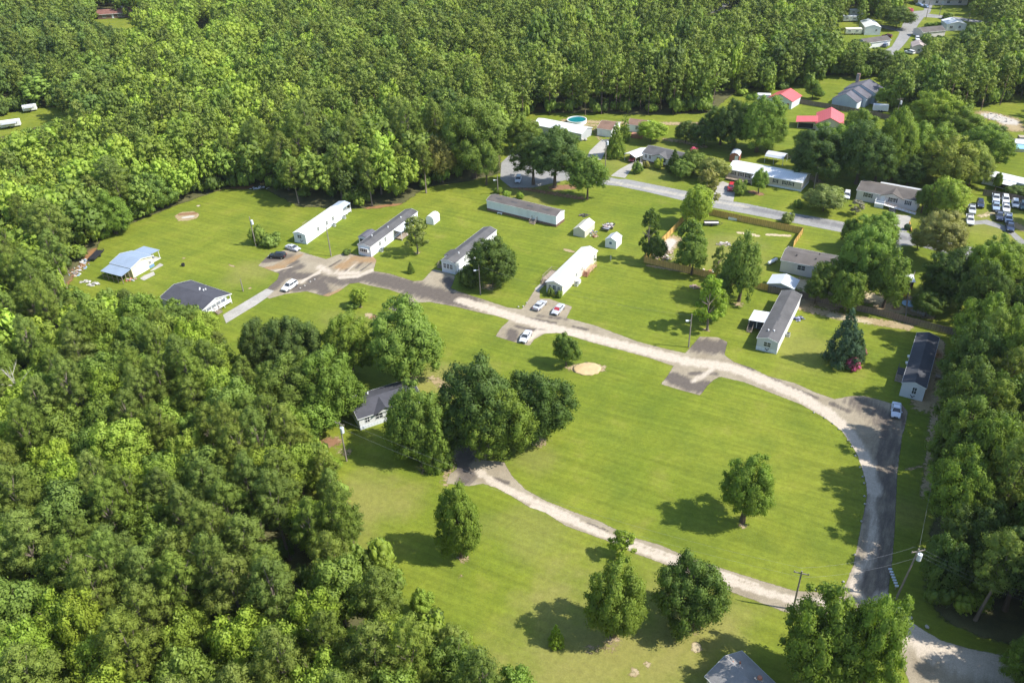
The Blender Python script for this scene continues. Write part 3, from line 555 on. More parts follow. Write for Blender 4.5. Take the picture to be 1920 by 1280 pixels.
T('big', 786, 866, 728, 108, 'mid', 'broad tree hiding the right end of the dark roofed house', cb=.05)
T('cone', 822, 880, 762, 66, 'mid', 'pointed conifer beside the broad tree at the dark roofed house', cb=.0)
T('broad', 775, 860, 770, 80, 'mid', 'low shady tree in front of the dark roofed house')
T('big', 770, 722, 570, 132, 'mid', 'large round tree on the lawn behind the dark roofed house', cb=.08)
T('big', 660, 705, 590, 92, 'mid', 'round tree left of the large round tree on the lawn', cb=.05)
T('big', 560, 715, 592, 92, 'dark', 'dark round tree at the left edge of the middle lawn', cb=.05)
T('big', 500, 720, 600, 76, 'dark', 'dark tree at the wood edge next to the wooden stake', cb=.1)
T('big', 625, 800, 660, 120, 'mid', 'big tree crowding the left side of the dark roofed house', cb=.05)
T('big', 555, 805, 668, 116, 'mid', 'big rounded tree two crowns left of the dark roofed house', cb=.05)
T('broad', 600, 830, 745, 90, 'mid', 'lower tree behind the transformer pole')
T('big', 1392, 988, 857, 98, 'mid', 'lone tree in the middle of the great lawn', cb=.12)
T('big', 866, 1052, 917, 88, 'mid', 'lone bushy tree below the gravel fork', cb=.02)
T('open', 1166, 1050, 998, 54, 'bright', 'thin wind blown tree next to the gravel track', cb=.15)
T('big', 1150, 1204, 1062, 118, 'mid', 'feathery green tree on the lower lawn', cb=.05)
T('big', 1292, 1182, 1055, 136, 'dark', 'wide dark tree right of the feathery tree', cb=.02)
T('big', 1530, 1300, 1128, 158, 'mid', 'left half of the big tree beside the road fork', cb=.05)
T('big', 1608, 1310, 1116, 120, 'mid', 'right half of the big tree beside the road fork', cb=.05)
T('broad', 1500, 1290, 1170, 80, 'mid', 'lower tree in front of the big tree near the grey roof')
T('big', 1902, 1300, 1200, 76, 'mid', 'tree in the bottom right corner of the photo')
T('big', 1040, 352, 242, 96, 'dark', 'big dark oak in the bare orange soil by the turning circle', cb=.2)
T('big', 1000, 346, 250, 70, 'dark', 'dark oak left of the big oak by the turning circle', cb=.2)
T('broad', 1101, 374, 289, 70, 'mid', 'tree with forked trunk at the street end', cb=.2)
T('broad', 1052, 290, 240, 30, 'mid', 'small tree in front of the white roofed house')
T('bush', 1081, 260, 244, 18, 'pink', 'pink flowering bush by the white roofed house')
T('cone', 1154, 298, 224, 42, 'mid', 'bushy conifer beside the brown roofed house', cb=.0)
T('column', 1171, 268, 211, 22, 'mid', 'narrow pointed conifer right of the bushy conifer')
T('broad', 1220, 272, 226, 54, 'bright', 'round bright tree behind the carport')
T('broad', 985, 290, 222, 56, 'mid', 'light green tree left of the white roofed house')
T('broad', 960, 285, 235, 40, 'mid', 'tree at the wood edge by the turning circle')
T('bush', 1195, 327, 304, 20, 'mid', 'clipped globe shrub at the carport driveway')
T('bush', 1211, 316, 302, 14, 'autumn', 'reddish brown shrub at the house corner')
T('bush', 1234, 318, 298, 18, 'yellow', 'yellow orange shrub beside the house steps')
T('cone', 1263, 325, 277, 32, 'dark', 'dark conifer hiding the end of the grey roofed house')
T('broad', 1300, 330, 284, 50, 'mid', 'bushy tree with a red flowering top behind the lawn')
T('bush', 1300, 288, 276, 14, 'pink', 'red flowers at the top of the bushy row')
T('broad', 1335, 345, 297, 56, 'pale', 'pale flowering tree beside the driveway of the long white roofed home')
T('broad', 1280, 338, 300, 44, 'mid', 'tree in the middle of the bushy row')
T('broad', 1422, 366, 317, 28, 'mid', 'small tree in a mulch ring in front of the long home')
T('bush', 1386, 367, 337, 26, 'mid', 'round shrub beside the parked red car')
T('bush', 1495, 392, 374, 16, 'mid', 'small shrub near the wide roadside tree')
T('broad', 1543, 404, 350, 72, 'pale', 'wide roadside tree in front of the long home', cb=.15)
T('open', 1604, 403, 376, 30, 'flower', 'small crape myrtle with pinkish flowers by the ramp house', cb=.25)
T('column', 1738, 405, 337, 18, 'mid', 'tall narrow cypress at the corner of the ramp house')
T('broad', 1727, 402, 345, 28, 'dark', 'dark tree against the corner of the ramp house')
T('broad', 1772, 408, 334, 66, 'bright', 'bright green tree right of the narrow cypress', cb=.04)
T('bush', 1476, 420, 400, 24, 'pale', 'spiky yucca like plant on the street edge of the yellow fence')
T('bush', 1700, 432, 420, 12, 'blue', 'small plant at the orange barrier right of the driveway')
T('cone', 1043, 1212, 1168, 36, 'bright', 'clump of tall grass on the lower lawn')
for q in [(1605, 340, 228, 100, 'dark', 'huge dark oak left of the ramp house'), (1530, 335, 240, 96, 'dark', 'huge oak covering the end of the red roofed house'), (1560, 320, 232, 90, 'mid', 'huge oak between two others behind the long home'),
          (1668, 330, 205, 70, 'mid', 'tall oak behind the ramp house'), (1710, 320, 226, 84, 'mid', 'rounded oak right of the tall oak'), (1765, 345, 258, 96, 'yellow', 'sunlit yellow green oak at the truck lot corner'),
          (1815, 340, 270, 70, 'yellow', 'yellow green tree left of the long white roof'), (1830, 310, 236, 90, 'mid', 'tree above the long white roof'), (1855, 290, 240, 70, 'dark', 'dark tree left of the blue awning'),
          (1418, 278, 178, 82, 'mid', 'tall tree behind the brown garden shed'), (1375, 272, 190, 66, 'dark', 'dark tree left of the tall tree behind the shed'), (1440, 272, 215, 60, 'mid', 'lower tree right of the tall tree behind the shed'), (1350, 262, 200, 60, 'dark', 'dark tree at the pine stand corner'), (1320, 262, 225, 50, 'dark', 'low dark tree at the foot of the pine stand'), (1285, 256, 228, 44, 'dark', 'low shady tree at the foot of the pines')]:
    T('big', q[0], q[1]+16, q[2], q[3], q[4], q[5], cb=.08)
T('broad', 1662, 206, 162, 46, 'bright', 'round tree behind the white cargo trailer')
T('broad', 1535, 188, 168, 20, 'mid', 'small round tree by the wooden fence'); T('broad', 1522, 190, 150, 30, 'mid', 'thin tree behind the red roofed garage')
T('broad', 1680, 60, 12, 56, 'dark', 'large tree beside the far street'); T('broad', 1700, 34, 14, 18, 'pink', 'pink flowering tree at the far street corner')
T('bush', 1776, 38, 24, 18, 'mid', 'single round shrub on the far lawn'); T('bush', 1742, 54, 43, 18, 'mid', 'left round shrub of the pair by the far street'); T('bush', 1758, 51, 42, 14, 'mid', 'right round shrub of the pair by the far street')
T('broad', 1645, 30, 0, 40, 'mid', 'tree left of the large tree at the far street')
T('broad', 1865, 360, 322, 14, 'mid', 'thin tree in front of the long white roof'); T('bush', 1905, 372, 350, 44, 'dark', 'dark bush at the truck lot fence')
T('broad', 830, 350, 252, 60, 'autumn', 'yellowish brown tree at the wood edge'); T('big', 890, 345, 185, 110, 'mid', 'wide tree at the wood corner over the lawn', cb=.1); T('broad', 912, 352, 262, 48, 'mid', 'tree at the wood corner near the grey roofed home')
T('broad', 935, 365, 352, 16, 'bright', 'left bright shrub behind the long grey roofed home'); T('bush', 975, 374, 361, 14, 'bright', 'right bright shrub behind the long grey roofed home'); T('bush', 950, 372, 358, 16, 'bright', 'middle bright shrub behind the long grey roofed home')
T('big', 218, 446, 363, 72, 'mid', 'round tree standing out at the left corner of the clearing', cb=.0)
T('big', 290, 402, 325, 74, 'mid', 'tree at the edge behind the fire pit', cb=.0)

T('broad', 392, 650, 584, 56, 'bright', 'bright tree in front of the porch of the white double-wide house')
T('big', 325, 650, 578, 84, 'mid', 'tree covering the left front of the white double-wide house')
for q in [(1512, 296, 246, 56, 'mid', 'tree peeking out behind the huge oaks'), (1640, 352, 262, 70, 'dark', 'shady tree close behind the ramp house'), (1700, 356, 290, 60, 'dark', 'low dark tree behind the right end of the ramp house'), (1745, 330, 232, 70, 'mid', 'tree between the rounded oak and the sunlit oak'), (1600, 300, 205, 60, 'mid', 'tree top beside the end of the red roofed house'), (1795, 285, 205, 80, 'mid', 'round tree behind the sunlit oak'), (1745, 268, 170, 90, 'bright', 'tall light tree at the fence end by the yard pole'),
          (1466, 160, 116, 44, 'mid', 'tree rising behind the red roofed garage'), (1512, 158, 108, 50, 'mid', 'leafy tree right behind the garage roof'), (1400, 168, 120, 60, 'mid', 'tree behind the small round windowed trailer'), (1430, 160, 112, 60, 'dark', 'dark tree left of the garage in the back row'), (1700, 190, 130, 60, 'mid', 'tree right of the blue grey house'), (1730, 200, 140, 70, 'dark', 'dark tree behind the round tree by the trailer'), (1590, 145, 95, 50, 'mid', 'tree behind the chimney of the blue grey house'), (1640, 145, 92, 56, 'dark', 'dark tree behind the blue grey house')]:
    T('big', q[0], q[1], q[2], q[3], q[4], q[5], cb=.08)
def edge(px, py, h, r, hue, lab, kind='broad', cb=.22):
    x, y = P(px, py); TREES.append((x, y, r)); plant(kind, x, y, h, r, hue, lab, cb=cb)
for px, py, h, r, hue, lab in [(1812, 705, 19, 5.0, 'mid', 'tall wood edge tree level with the dark roofed home front'), (1800, 775, 20, 5.0, 'dark', 'tall dark wood edge tree beside the parked white car'), (1788, 850, 20, 5.2, 'dark', 'tall full wood edge tree right of the shaded drive'), (1775, 930, 21, 5.2, 'dark', 'tall wood edge tree above the curved soil bank'), (1772, 1010, 18, 4.8, 'mid', 'tall wood edge tree above the leaning pole'), (1806, 1085, 15, 4.8, 'dark', 'dark wood edge tree right of the leaning pole'), (1822, 650, 20, 5.0, 'dark', 'dark wood edge tree at the back fence end'), (1830, 590, 18, 5.4, 'mid', 'wood edge tree beyond the back fence corner'), (1850, 560, 16, 5.4, 'mid', 'wood edge tree below the street at the right')]:
    edge(px, py, h, r, hue, lab, 'big')
# ---- woods: trees fill every place the photo shows as wood; those nearest are trees of their own
MAIN = [(195, 452), (250, 424), (292, 402), (330, 384), (420, 356), (500, 352), (553, 382), (640, 380), (655, 396), (690, 391), (752, 384), (800, 362), (850, 336), (905, 336), (925, 300), (945, 262), (1000, 216), (1335, 216), (1350, 186), (1410, 180), (1505, 168), (1560, 148), (1650, 150), (1655, 200), (1700, 216), (1760, 225), (1850, 205), (1925, 190), (2000, 190), (2000, 520), (1900, 535), (1828, 545), (1806, 600), (1818, 650), (1796, 700), (1784, 770), (1772, 850), (1756, 905), (1742, 970), (1728, 1040), (1728, 1105), (1748, 1140), (1800, 1168), (1860, 1192), (1960, 1230), (1960, 1400), (1075, 1400), (1050, 1290), (1000, 1262), (965, 1228), (905, 1196), (862, 1172), (832, 1152), (822, 1112), (780, 1094), (748, 1066), (738, 1032), (702, 1000), (678, 960), (660, 905), (640, 866), (612, 836), (590, 800), (510, 720), (470, 672), (448, 662), (430, 640), (418, 606), (402, 594), (372, 584), (352, 566), (312, 556), (270, 552), (240, 540), (170, 548), (128, 534), (118, 522), (142, 498), (172, 470), (184, 452)]
VISP = [MAIN, [(-60, 262), (0, 256), (60, 238), (122, 220), (122, 205), (70, 203), (40, 208), (-60, 235)], [(180, 40), (222, 52), (272, 47), (250, 36), (222, 34), (224, 20), (184, 26)],
        [(1636, 118), (1624, 104), (1640, 80), (1620, 76), (1612, 64), (1622, 38), (1650, 36), (1650, 58), (1676, 54), (1693, 45), (1706, 18), (1700, 0), (1730, -6), (1830, 20), (1850, 38), (1815, 50), (1800, 62), (1786, 70), (1740, 62), (1722, 66), (1730, 90), (1720, 106), (1700, 108), (1700, 84), (1676, 98), (1658, 118)],
        [(1574, 30), (1600, 24), (1620, 40), (1604, 72), (1580, 76)], [(1326, 26), (1364, 0), (1392, -4), (1368, 12), (1336, 26)], [(1856, 230), (1870, 205), (1925, 195), (1925, 245), (1900, 248)], [(371, 34), (388, 34), (384, 54), (370, 52)], [(1760, 30), (1800, 33), (1800, 45), (1768, 40)]]
NOTALL = [[(-60, 205), (125, 203), (128, 250), (60, 275), (-60, 295)], [(172, 30), (280, 35), (285, 84), (172, 88)], [(1630, 108), (1722, 108), (1722, 160), (1640, 172)], [(1570, 60), (1625, 60), (1640, 130), (1575, 110)]]
def inpoly(pts, x, y):
    c = False; n = len(pts); j = n-1
    for i in range(n):
        xi, yi = pts[i]; xj, yj = pts[j]
        if (yi > y) != (yj > y) and x < (xj-xi)*(y-yi)/(yj-yi)+xi: c = not c
        j = i
    return c
def seen_open(x, y, h, r, kind):
    cb = .45 if kind == 'pine' else .1
    lo = .35 if y > 260 else .8
    for fz, fr in ((.98, 0), (.9, .5), (.75, .85), (.5, .92), (cb+.06, lo)):
        for a in (0, math.pi, math.pi/2, -math.pi/2, .8, 2.3) if fr else (0,):
            px, py = proj(x+math.cos(a)*r*fr, y+math.sin(a)*r*fr, h*fz)
            if any(inpoly(p, px, py) for p in VISP): return True
    return False
PINES = [(990, 80), (1100, 60), (1330, 60), (1400, 130), (1350, 235), (1040, 235)]   # the pine stand whose trunks show
def zone(px, py):
    """share of pines and the hue weights of the broadleaf trees, by where the photo shows them"""
    if px > 1650 and py > 480: return .4, ('mid', 'dark', 'dark', 'mid')
    if px < 230 and py < 230: return .35, ('dark', 'dark', 'mid', 'dark')
    if py < 420 and px < 520: return .15, ('bright', 'bright', 'mid', 'bright', 'bright')
    if py < 420 and px < 900: return .42, ('mid', 'bright', 'dark', 'mid', 'bright')
    if py < 420: return .55, ('mid', 'dark', 'mid', 'bright')
    if px > 420 and py > 840: return .68, ('mid', 'bright', 'bright')
    if px < 420 and py > 640: return .28, ('bright', 'bright', 'mid', 'mid', 'bright')
    return .25, ('bright', 'mid', 'mid', 'bright')
cell = 10.0; grid = {}
def d_far(y): return y > 200
def near(x, y, r):
    i, j = int(x//cell), int(y//cell)
    for a in (-1, 0, 1):
        for b_ in (-1, 0, 1):
            for (qx, qy, qr) in grid.get((i+a, j+b_), ()):
                if (qx-x)**2+(qy-y)**2 < (.60*(qr+r))**2: return True
    return False
for t in TREES: grid.setdefault((int(t[0]//cell), int(t[1]//cell)), []).append((t[0], t[1], t[2]*.8))
gw = random.Random(21); cand = []
NT = 0
for k in range(260000):
    y = 42+(720-42)*math.sqrt(gw.random()); half = 48+y*.64
    x = gw.uniform(-half-12, half+10)
    if near(x, y, 2.6): continue
    px, py = proj(x, y, 0)
    if py < -95: continue
    stand = inpoly(PINES, px, py)
    pp, hs = zone(px, py-25)
    kind = 'pine' if gw.random() < (.78 if stand else pp) else 'broad'
    if kind == 'pine': h = gw.uniform(16, 21); r = gw.uniform(3.0, 4.5)
    else: h = gw.uniform(11.5, 17); r = gw.uniform(3.3, 5.6)
    if stand: h = gw.uniform(15, 25); r = gw.uniform(2.8, 4.6)
    if px > 1650 and py > 480: h = gw.uniform(16, 23)
    big = gw.random() < .5 and d_far(y)
    if big: r *= 1.35; h *= 1.15
    elif d_far(y): h *= .9
    edge = False
    if near(x, y, r): continue
    # street gap and yards: keep trunks off anything seen as open ground
    if any(inpoly(p, px, py) for p in VISP): continue
    if any(inpoly(p, px, py) for p in NOTALL):
        h = gw.uniform(4, 7); r = gw.uniform(1.8, 2.6); kind = 'broad'
        if seen_open(x, y, h, r, kind): continue
    if seen_open(x, y, h, r, kind):
        h2 = h*gw.uniform(.5, .75); r2 = r*.7
        if seen_open(x, y, h2, r2, kind):
            h2 = gw.uniform(4, 7); r2 = gw.uniform(1.6, 2.4); kind = 'broad'
            if seen_open(x, y, h2, r2, kind): continue
        h, r = h2, r2
    grid.setdefault((int(x//cell), int(y//cell)), []).append((x, y, r))
    cand.append((y*y+x*x, x, y, h, r, kind, 'pine' if kind == 'pine' else gw.choice(hs), px, py))
cand.sort()
# undergrowth between the trunks, near part only: one thicket
gu = random.Random(77); VB = [cards(puffs_broad(gu, 16, rlo=.35, rhi=.5, low=-.3), 300, .14, 1200+i, zr=1.4, core=.85) for i in range(3)]
Vs, Fs, Cs, off, nb_ = [], [], [], 0, 0
for k in range(8500):
    y = 45+(400-45)*gu.random()**.7; half = 48+y*.64; x = gu.uniform(-half-8, half+8); px, py = proj(x, y, 0)
    if any(inpoly(p, px, py) for p in VISP) or (inpoly(PINES, px, py) and gu.random() < .35): continue
    h = gu.uniform(2.5, 7); r = gu.uniform(1.4, 2.8)
    if any(inpoly(p, *proj(x, y, h)) or inpoly(p, *proj(x+r, y, h*.5)) or inpoly(p, *proj(x-r, y, h*.5)) for p in VISP): continue
    V, F = VB[gu.randrange(3)]; a = gu.uniform(0, 6.28); ca, sa = math.cos(a), math.sin(a); W = np.empty_like(V)
    W[:, 0] = x+r*(V[:, 0]*ca-V[:, 1]*sa); W[:, 1] = y+r*(V[:, 0]*sa+V[:, 1]*ca); W[:, 2] = h*V[:, 2]; q = gu.uniform(.75, 1.15); c = HUE[gu.choice(('mid', 'dark', 'mid', 'bright'))]
    Vs.append(W); Fs.append(F+off); Cs.append(np.tile(np.array([c[0]*q, c[1]*q, c[2]*q, 1], np.float32), (len(V), 1))); off += len(V); nb_ += 1
me = leafmesh('undergrowth', np.vstack(Vs), np.vstack(Fs), LEAFA); at = me.color_attributes.new('tint', 'FLOAT_COLOR', 'POINT'); at.data.foreach_set('color', np.vstack(Cs).ravel())
o = bpy.data.objects.new('undergrowth', me); C.objects.link(o); tag(o, 'thicket of saplings and undergrowth between the woodland trunks', 'undergrowth', kind='stuff'); print('undergrowth', nb_)
cnt = {'pine': 0, 'broad': 0}; LIM = {'pine': 290, 'broad': 215}; rest = []
def wood(px, py):
    if px > 1650 and py > 480: return 'right'
    return 'left' if (py > 430 or px < 200) else 'back'
WL = {'pine': {'right': 'pine in the wood along the right edge', 'left': 'olive green pine in the wood left of the lawns', 'back': 'pine in the wood behind the mobile homes'},
      'bright': 'light green', 'mid': 'mid green', 'dark': 'dark green', 'yellow': 'yellow green'}
WN = {'right': 'in the wood along the right edge', 'left': 'in the wood left of the lawns', 'back': 'in the wood behind the mobile homes'}
gp = random.Random(3)
for d, x, y, h, r, kind, hue, px, py in cand:
    inview = -40 < px < 1960 and py < 1420
    if cnt[kind] < LIM[kind]:
        cnt[kind] += 1; wd = wood(px, py)
        lab = WL['pine'][wd] if kind == 'pine' else WL[hue]+' leafy tree crowded '+WN[wd]
        plant(kind, x, y, h, r, hue, lab, cb=(None if kind == 'pine' or h < 15 else .34), group=('pines ' if kind == 'pine' else WL[hue]+' leafy trees ')+WN[wd], gg=gp)
    else: rest.append((x, y, h, r, kind, hue))
print('WOOD individuals', cnt, 'rest', len(rest))
# the far rest: one mass of pines and one of leafy trees
gf = random.Random(9)
LOD = {'pine': [(*cards(puffs_pine(gf, 34), 760, .11, 900+i, zr=2.9, up=.5, core=.6, asp=.4, spread=.5), LASTN) for i in range(4)], 'broad': [(*cards(puffs_broad(gf, 40, rlo=.18, rhi=.36, low=-.5), 820, .10, 950+i, core=.62), LASTN) for i in range(4)]}
for kind, nm, lab in (('pine', 'far_pine_wood', 'distant mass of olive green pines filling the back of the photo'), ('broad', 'far_leafy_wood', 'distant mass of leafy trees filling the back of the photo')):
    Vs, Fs, Cs, Ns, off = [], [], [], [], 0
    for (x, y, h, r, kd, hue) in rest:
        if kd != kind: continue
        V, F, N_ = LOD[kind][gf.randrange(4)]; a = gf.uniform(0, 6.28); ca, sa = math.cos(a), math.sin(a); cb = .30 if kind == 'pine' else .12
        W = np.empty_like(V); W[:, 0] = x+r*(V[:, 0]*ca-V[:, 1]*sa); W[:, 1] = y+r*(V[:, 0]*sa+V[:, 1]*ca); W[:, 2] = h*(cb+(1-cb)*V[:, 2])
        Ns.append(np.stack([N_[:, 0]*ca-N_[:, 1]*sa, N_[:, 0]*sa+N_[:, 1]*ca, N_[:, 2]], 1)); q = gf.uniform(.72, 1.22); c = HUE[hue]; Vs.append(W); Fs.append(F+off); Cs.append(np.tile(np.array([c[0]*q*gf.uniform(.94, 1.06), c[1]*q, c[2]*q, 1], np.float32), (len(V), 1))); off += len(V)
        if kind == 'pine' and y < 330:      # trunks
            tv = np.array([(x+.22*dx*s, y+.22*dy*s, z) for z, s in ((0, 1), (h*.6, .6)) for dx, dy in ((1, 0), (0, 1), (-1, 0), (0, -1))]); tf = np.array([(i, (i+1) % 4, 4+(i+1) % 4, 4+i) for i in range(4)])
            Vs.append(tv); Fs.append(tf+off); Cs.append(np.tile(np.array([.2, .15, .11, 1], np.float32), (8, 1))); Ns.append(np.tile(np.array([.8, -.5, .3], np.float32), (8, 1))); off += 8
    V = np.vstack(Vs); F = np.vstack(Fs); me = leafmesh(nm, V, F, LEAFA, np.vstack(Ns))
    at = me.color_attributes.new('tint', 'FLOAT_COLOR', 'POINT'); at.data.foreach_set('color', np.vstack(Cs).ravel())
    o = bpy.data.objects.new(nm, me); C.objects.link(o); tag(o, lab, 'woodland', kind='stuff'); print(nm, len(F))

# a few bare pale snags stand among the crowns
for px, py, h, lab in ((64, 800, 15, 'bare pale dead tree among the left wood crowns'),):
    x, y = P(px, py); g_ = random.Random(px); m = MB(); top = [(0, 0, 0), (.1, .1, h*.5), (.25, 0, h*.8), (.3, .2, h)]
    for i in range(3): m.tube(top[i], top[i+1], .2*(1-.3*i), .2*(1-.3*(i+1)), 6)
    br = MB()
    for k in range(16):
        z = g_.uniform(.45, .97)*h; a = g_.uniform(0, 6.28); L_ = (h-z)*.5+1.2; e_ = (math.cos(a)*L_, math.sin(a)*L_, z+L_*.8); br.tube((.2, .05, z), e_, .07, .02, 4)
        for q in range(3): t_ = g_.uniform(.4, .9); b2 = a+g_.uniform(-.9, .9); s_ = (.2+(e_[0]-.2)*t_, e_[1]*t_, z+(e_[2]-z)*t_); br.tube(s_, (s_[0]+math.cos(b2)*.9, s_[1]+math.sin(b2)*.9, s_[2]+.8), .03, .01, 3)
    e = empty('dead_tree', (x, y, 0), label=lab, cat='tree'); SN = M('bleached_wood', (.50, .46, .40), .85, 'bark'); m.build('trunk', SN, e); br.build('branches', SN, e)
# ---------------------------------------------------------------- houses
WHITE = M('white_siding', (.80, .80, .78), .55, 'siding', dirt=.12); CREAM = M('cream_siding', (.78, .74, .60), .55, 'siding', dirt=.14)
TAN = M('tan_siding', (.60, .55, .48), .6, 'siding'); GREYS = M('grey_siding', (.45, .46, .46), .6, 'siding'); PINKW = M('pale_pinkish_siding', (.72, .66, .64), .6, 'siding')
BLUES = M('blue_grey_siding', (.42, .50, .56), .6, 'siding'); TRIM = M('white_trim', (.82, .82, .80), .5); BLACK = M('black_trim', (.03, .03, .035), .5)
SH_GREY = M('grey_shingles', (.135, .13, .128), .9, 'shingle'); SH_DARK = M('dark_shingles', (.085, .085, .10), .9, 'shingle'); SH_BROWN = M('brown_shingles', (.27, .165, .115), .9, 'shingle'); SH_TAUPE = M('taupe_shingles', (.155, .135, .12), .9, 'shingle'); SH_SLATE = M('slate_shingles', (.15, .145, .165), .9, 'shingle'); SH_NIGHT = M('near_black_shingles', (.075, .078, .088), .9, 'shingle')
MET_W = M('white_metal_roof', (.80, .79, .74), .4, 'riby', dirt=.12); MET_G = M('light_grey_metal_roof', (.60, .62, .64), .38, 'riby'); MET_B = M('pale_blue_metal_roof', (.29, .36, .46), .6, 'ribx', spec=.2); MET_R = M('red_metal_roof', (.62, .13, .13), .45, 'ribx', dirt=.1); MET_WX = M('white_ribbed_roof', (.76, .77, .77), .4, 'ribx')
WOODN = M('weathered_wood', (.36, .29, .22), .8, 'wood'); WOODY = M('new_yellow_wood', (.62, .40, .12), .75, 'wood'); WOODB = M('brown_wood', (.17, .115, .08), .85, 'wood'); WOODR = M('reddish_wood', (.42, .20, .12), .8, 'wood'); WOODG = M('grey_fence_wood', (.20, .16, .13), .9, 'wood')
BRICK = M('dark_brick', (.17, .085, .06), .85, 'brick'); CONC = M('concrete', (.52, .50, .45), .85); METAL = M('galvanised_metal', (.55, .57, .6), .4, metal=.6); DOORW = M('door_white', (.74, .75, .76), .4); DOORR = M('door_red', (.30, .07, .05), .5); INSHADE = M('interior_shade', (.03, .03, .032), .9); CLEAR = M('translucent_panel', (.50, .58, .68), .25, 'riby')
YELW = M('yellow_siding', (.80, .72, .50), .55, 'siding', dirt=.1); BLUEP = M('blue_painted', (.16, .28, .44), .5); TARPB = M('blue_tarp', (.08, .22, .55), .6); SKIRT = M('white_skirting', (.74, .77, .82), .5, 'ribx', dirt=.1)

def fp(p0, p1, p2, z=0, ov=0):
    """footprint from three corners seen in the photo (all at height z): p0-p1 is the front, p2 continues from p1 (or from p0)"""
    a = Vector(P(*p0, z)); b_ = Vector(P(*p1, z)); c = Vector(P(*p2, z)); u = b_-a
    v = c-b_ if abs((c-b_).dot(u))/(c-b_).length < abs((c-a).dot(u))/(c-a).length else c-a
    if v.length > u.length: vd = v.normalized(); ud = Vector((vd.y, -vd.x))
    else: ud = u.normalized(); vd = Vector((-ud.y, ud.x))
    if ud.dot(u) < 0: raise ValueError('flip')
    a = a+ud*ov+vd*ov
    return (a.x, a.y, math.atan2(ud.y, ud.x), u.dot(ud)-2*ov, abs(v.dot(vd))-2*ov)
def sidepos(s, w, l, t, d=0):
    return {'S': (t, -d), 'N': (t, l+d), 'W': (-d, t), 'E': (w+d, t)}[s]
def wbox(mb, s, w, l, t0, t1, z0, z1, d0, d1, mi=0):
    a = sidepos(s, w, l, t0, d0); c = sidepos(s, w, l, t1, d1)
    return mb.box(min(a[0], c[0]), min(a[1], c[1]), z0, max(a[0], c[0]), max(a[1], c[1]), z1, mi)
def window(root, w, l, s, t, z, ww, wh, shut=None, label=None, bars=1, fmat=None):
    m = MB(); f = .07
    wbox(m, s, w, l, t-ww/2-f, t+ww/2+f, z-f, z, -.02, .06); wbox(m, s, w, l, t-ww/2-f, t+ww/2+f, z+wh, z+wh+f, -.02, .06)
    for tt in [t-ww/2-f, t+ww/2]+[t-ww/2+ww*k/(bars+1)-f/2 for k in range(1, bars+1) if bars]: wbox(m, s, w, l, tt, tt+f, z, z+wh, -.02, .055)
    wbox(m, s, w, l, t-ww/2, t+ww/2, z+wh*.5-.025, z+wh*.5+.025, -.02, .045)
    fr = m.build('window', fmat or TRIM, root)
    wbox(MB(), s, w, l, t-ww/2, t+ww/2, z, z+wh, -.05, .02).build('pane', GLASS, fr)
    if shut:
        for q in (-1, 1): wbox(MB(), s, w, l, t+q*(ww/2+.27)-.17, t+q*(ww/2+.27)+.17, z-.05, z+wh+.05, -.02, .05).build('shutter', shut, root)
def door(root, w, l, s, t, z, dw=.95, dh=2.05, mat=None, name='door'):
    m = MB(); wbox(m, s, w, l, t-dw/2-.08, t+dw/2+.08, z, z+dh+.08, -.02, .04, 1); wbox(m, s, w, l, t-dw/2, t+dw/2, z+.01, z+dh, 0, .07, 0)
    d = m.build(name, [mat or DOORW, TRIM], root)
    wbox(MB(), s, w, l, t+dw*.32, t+dw*.32+.08, z+.95, z+1.05, .06, .13).build('handle', BLACK, d); return d
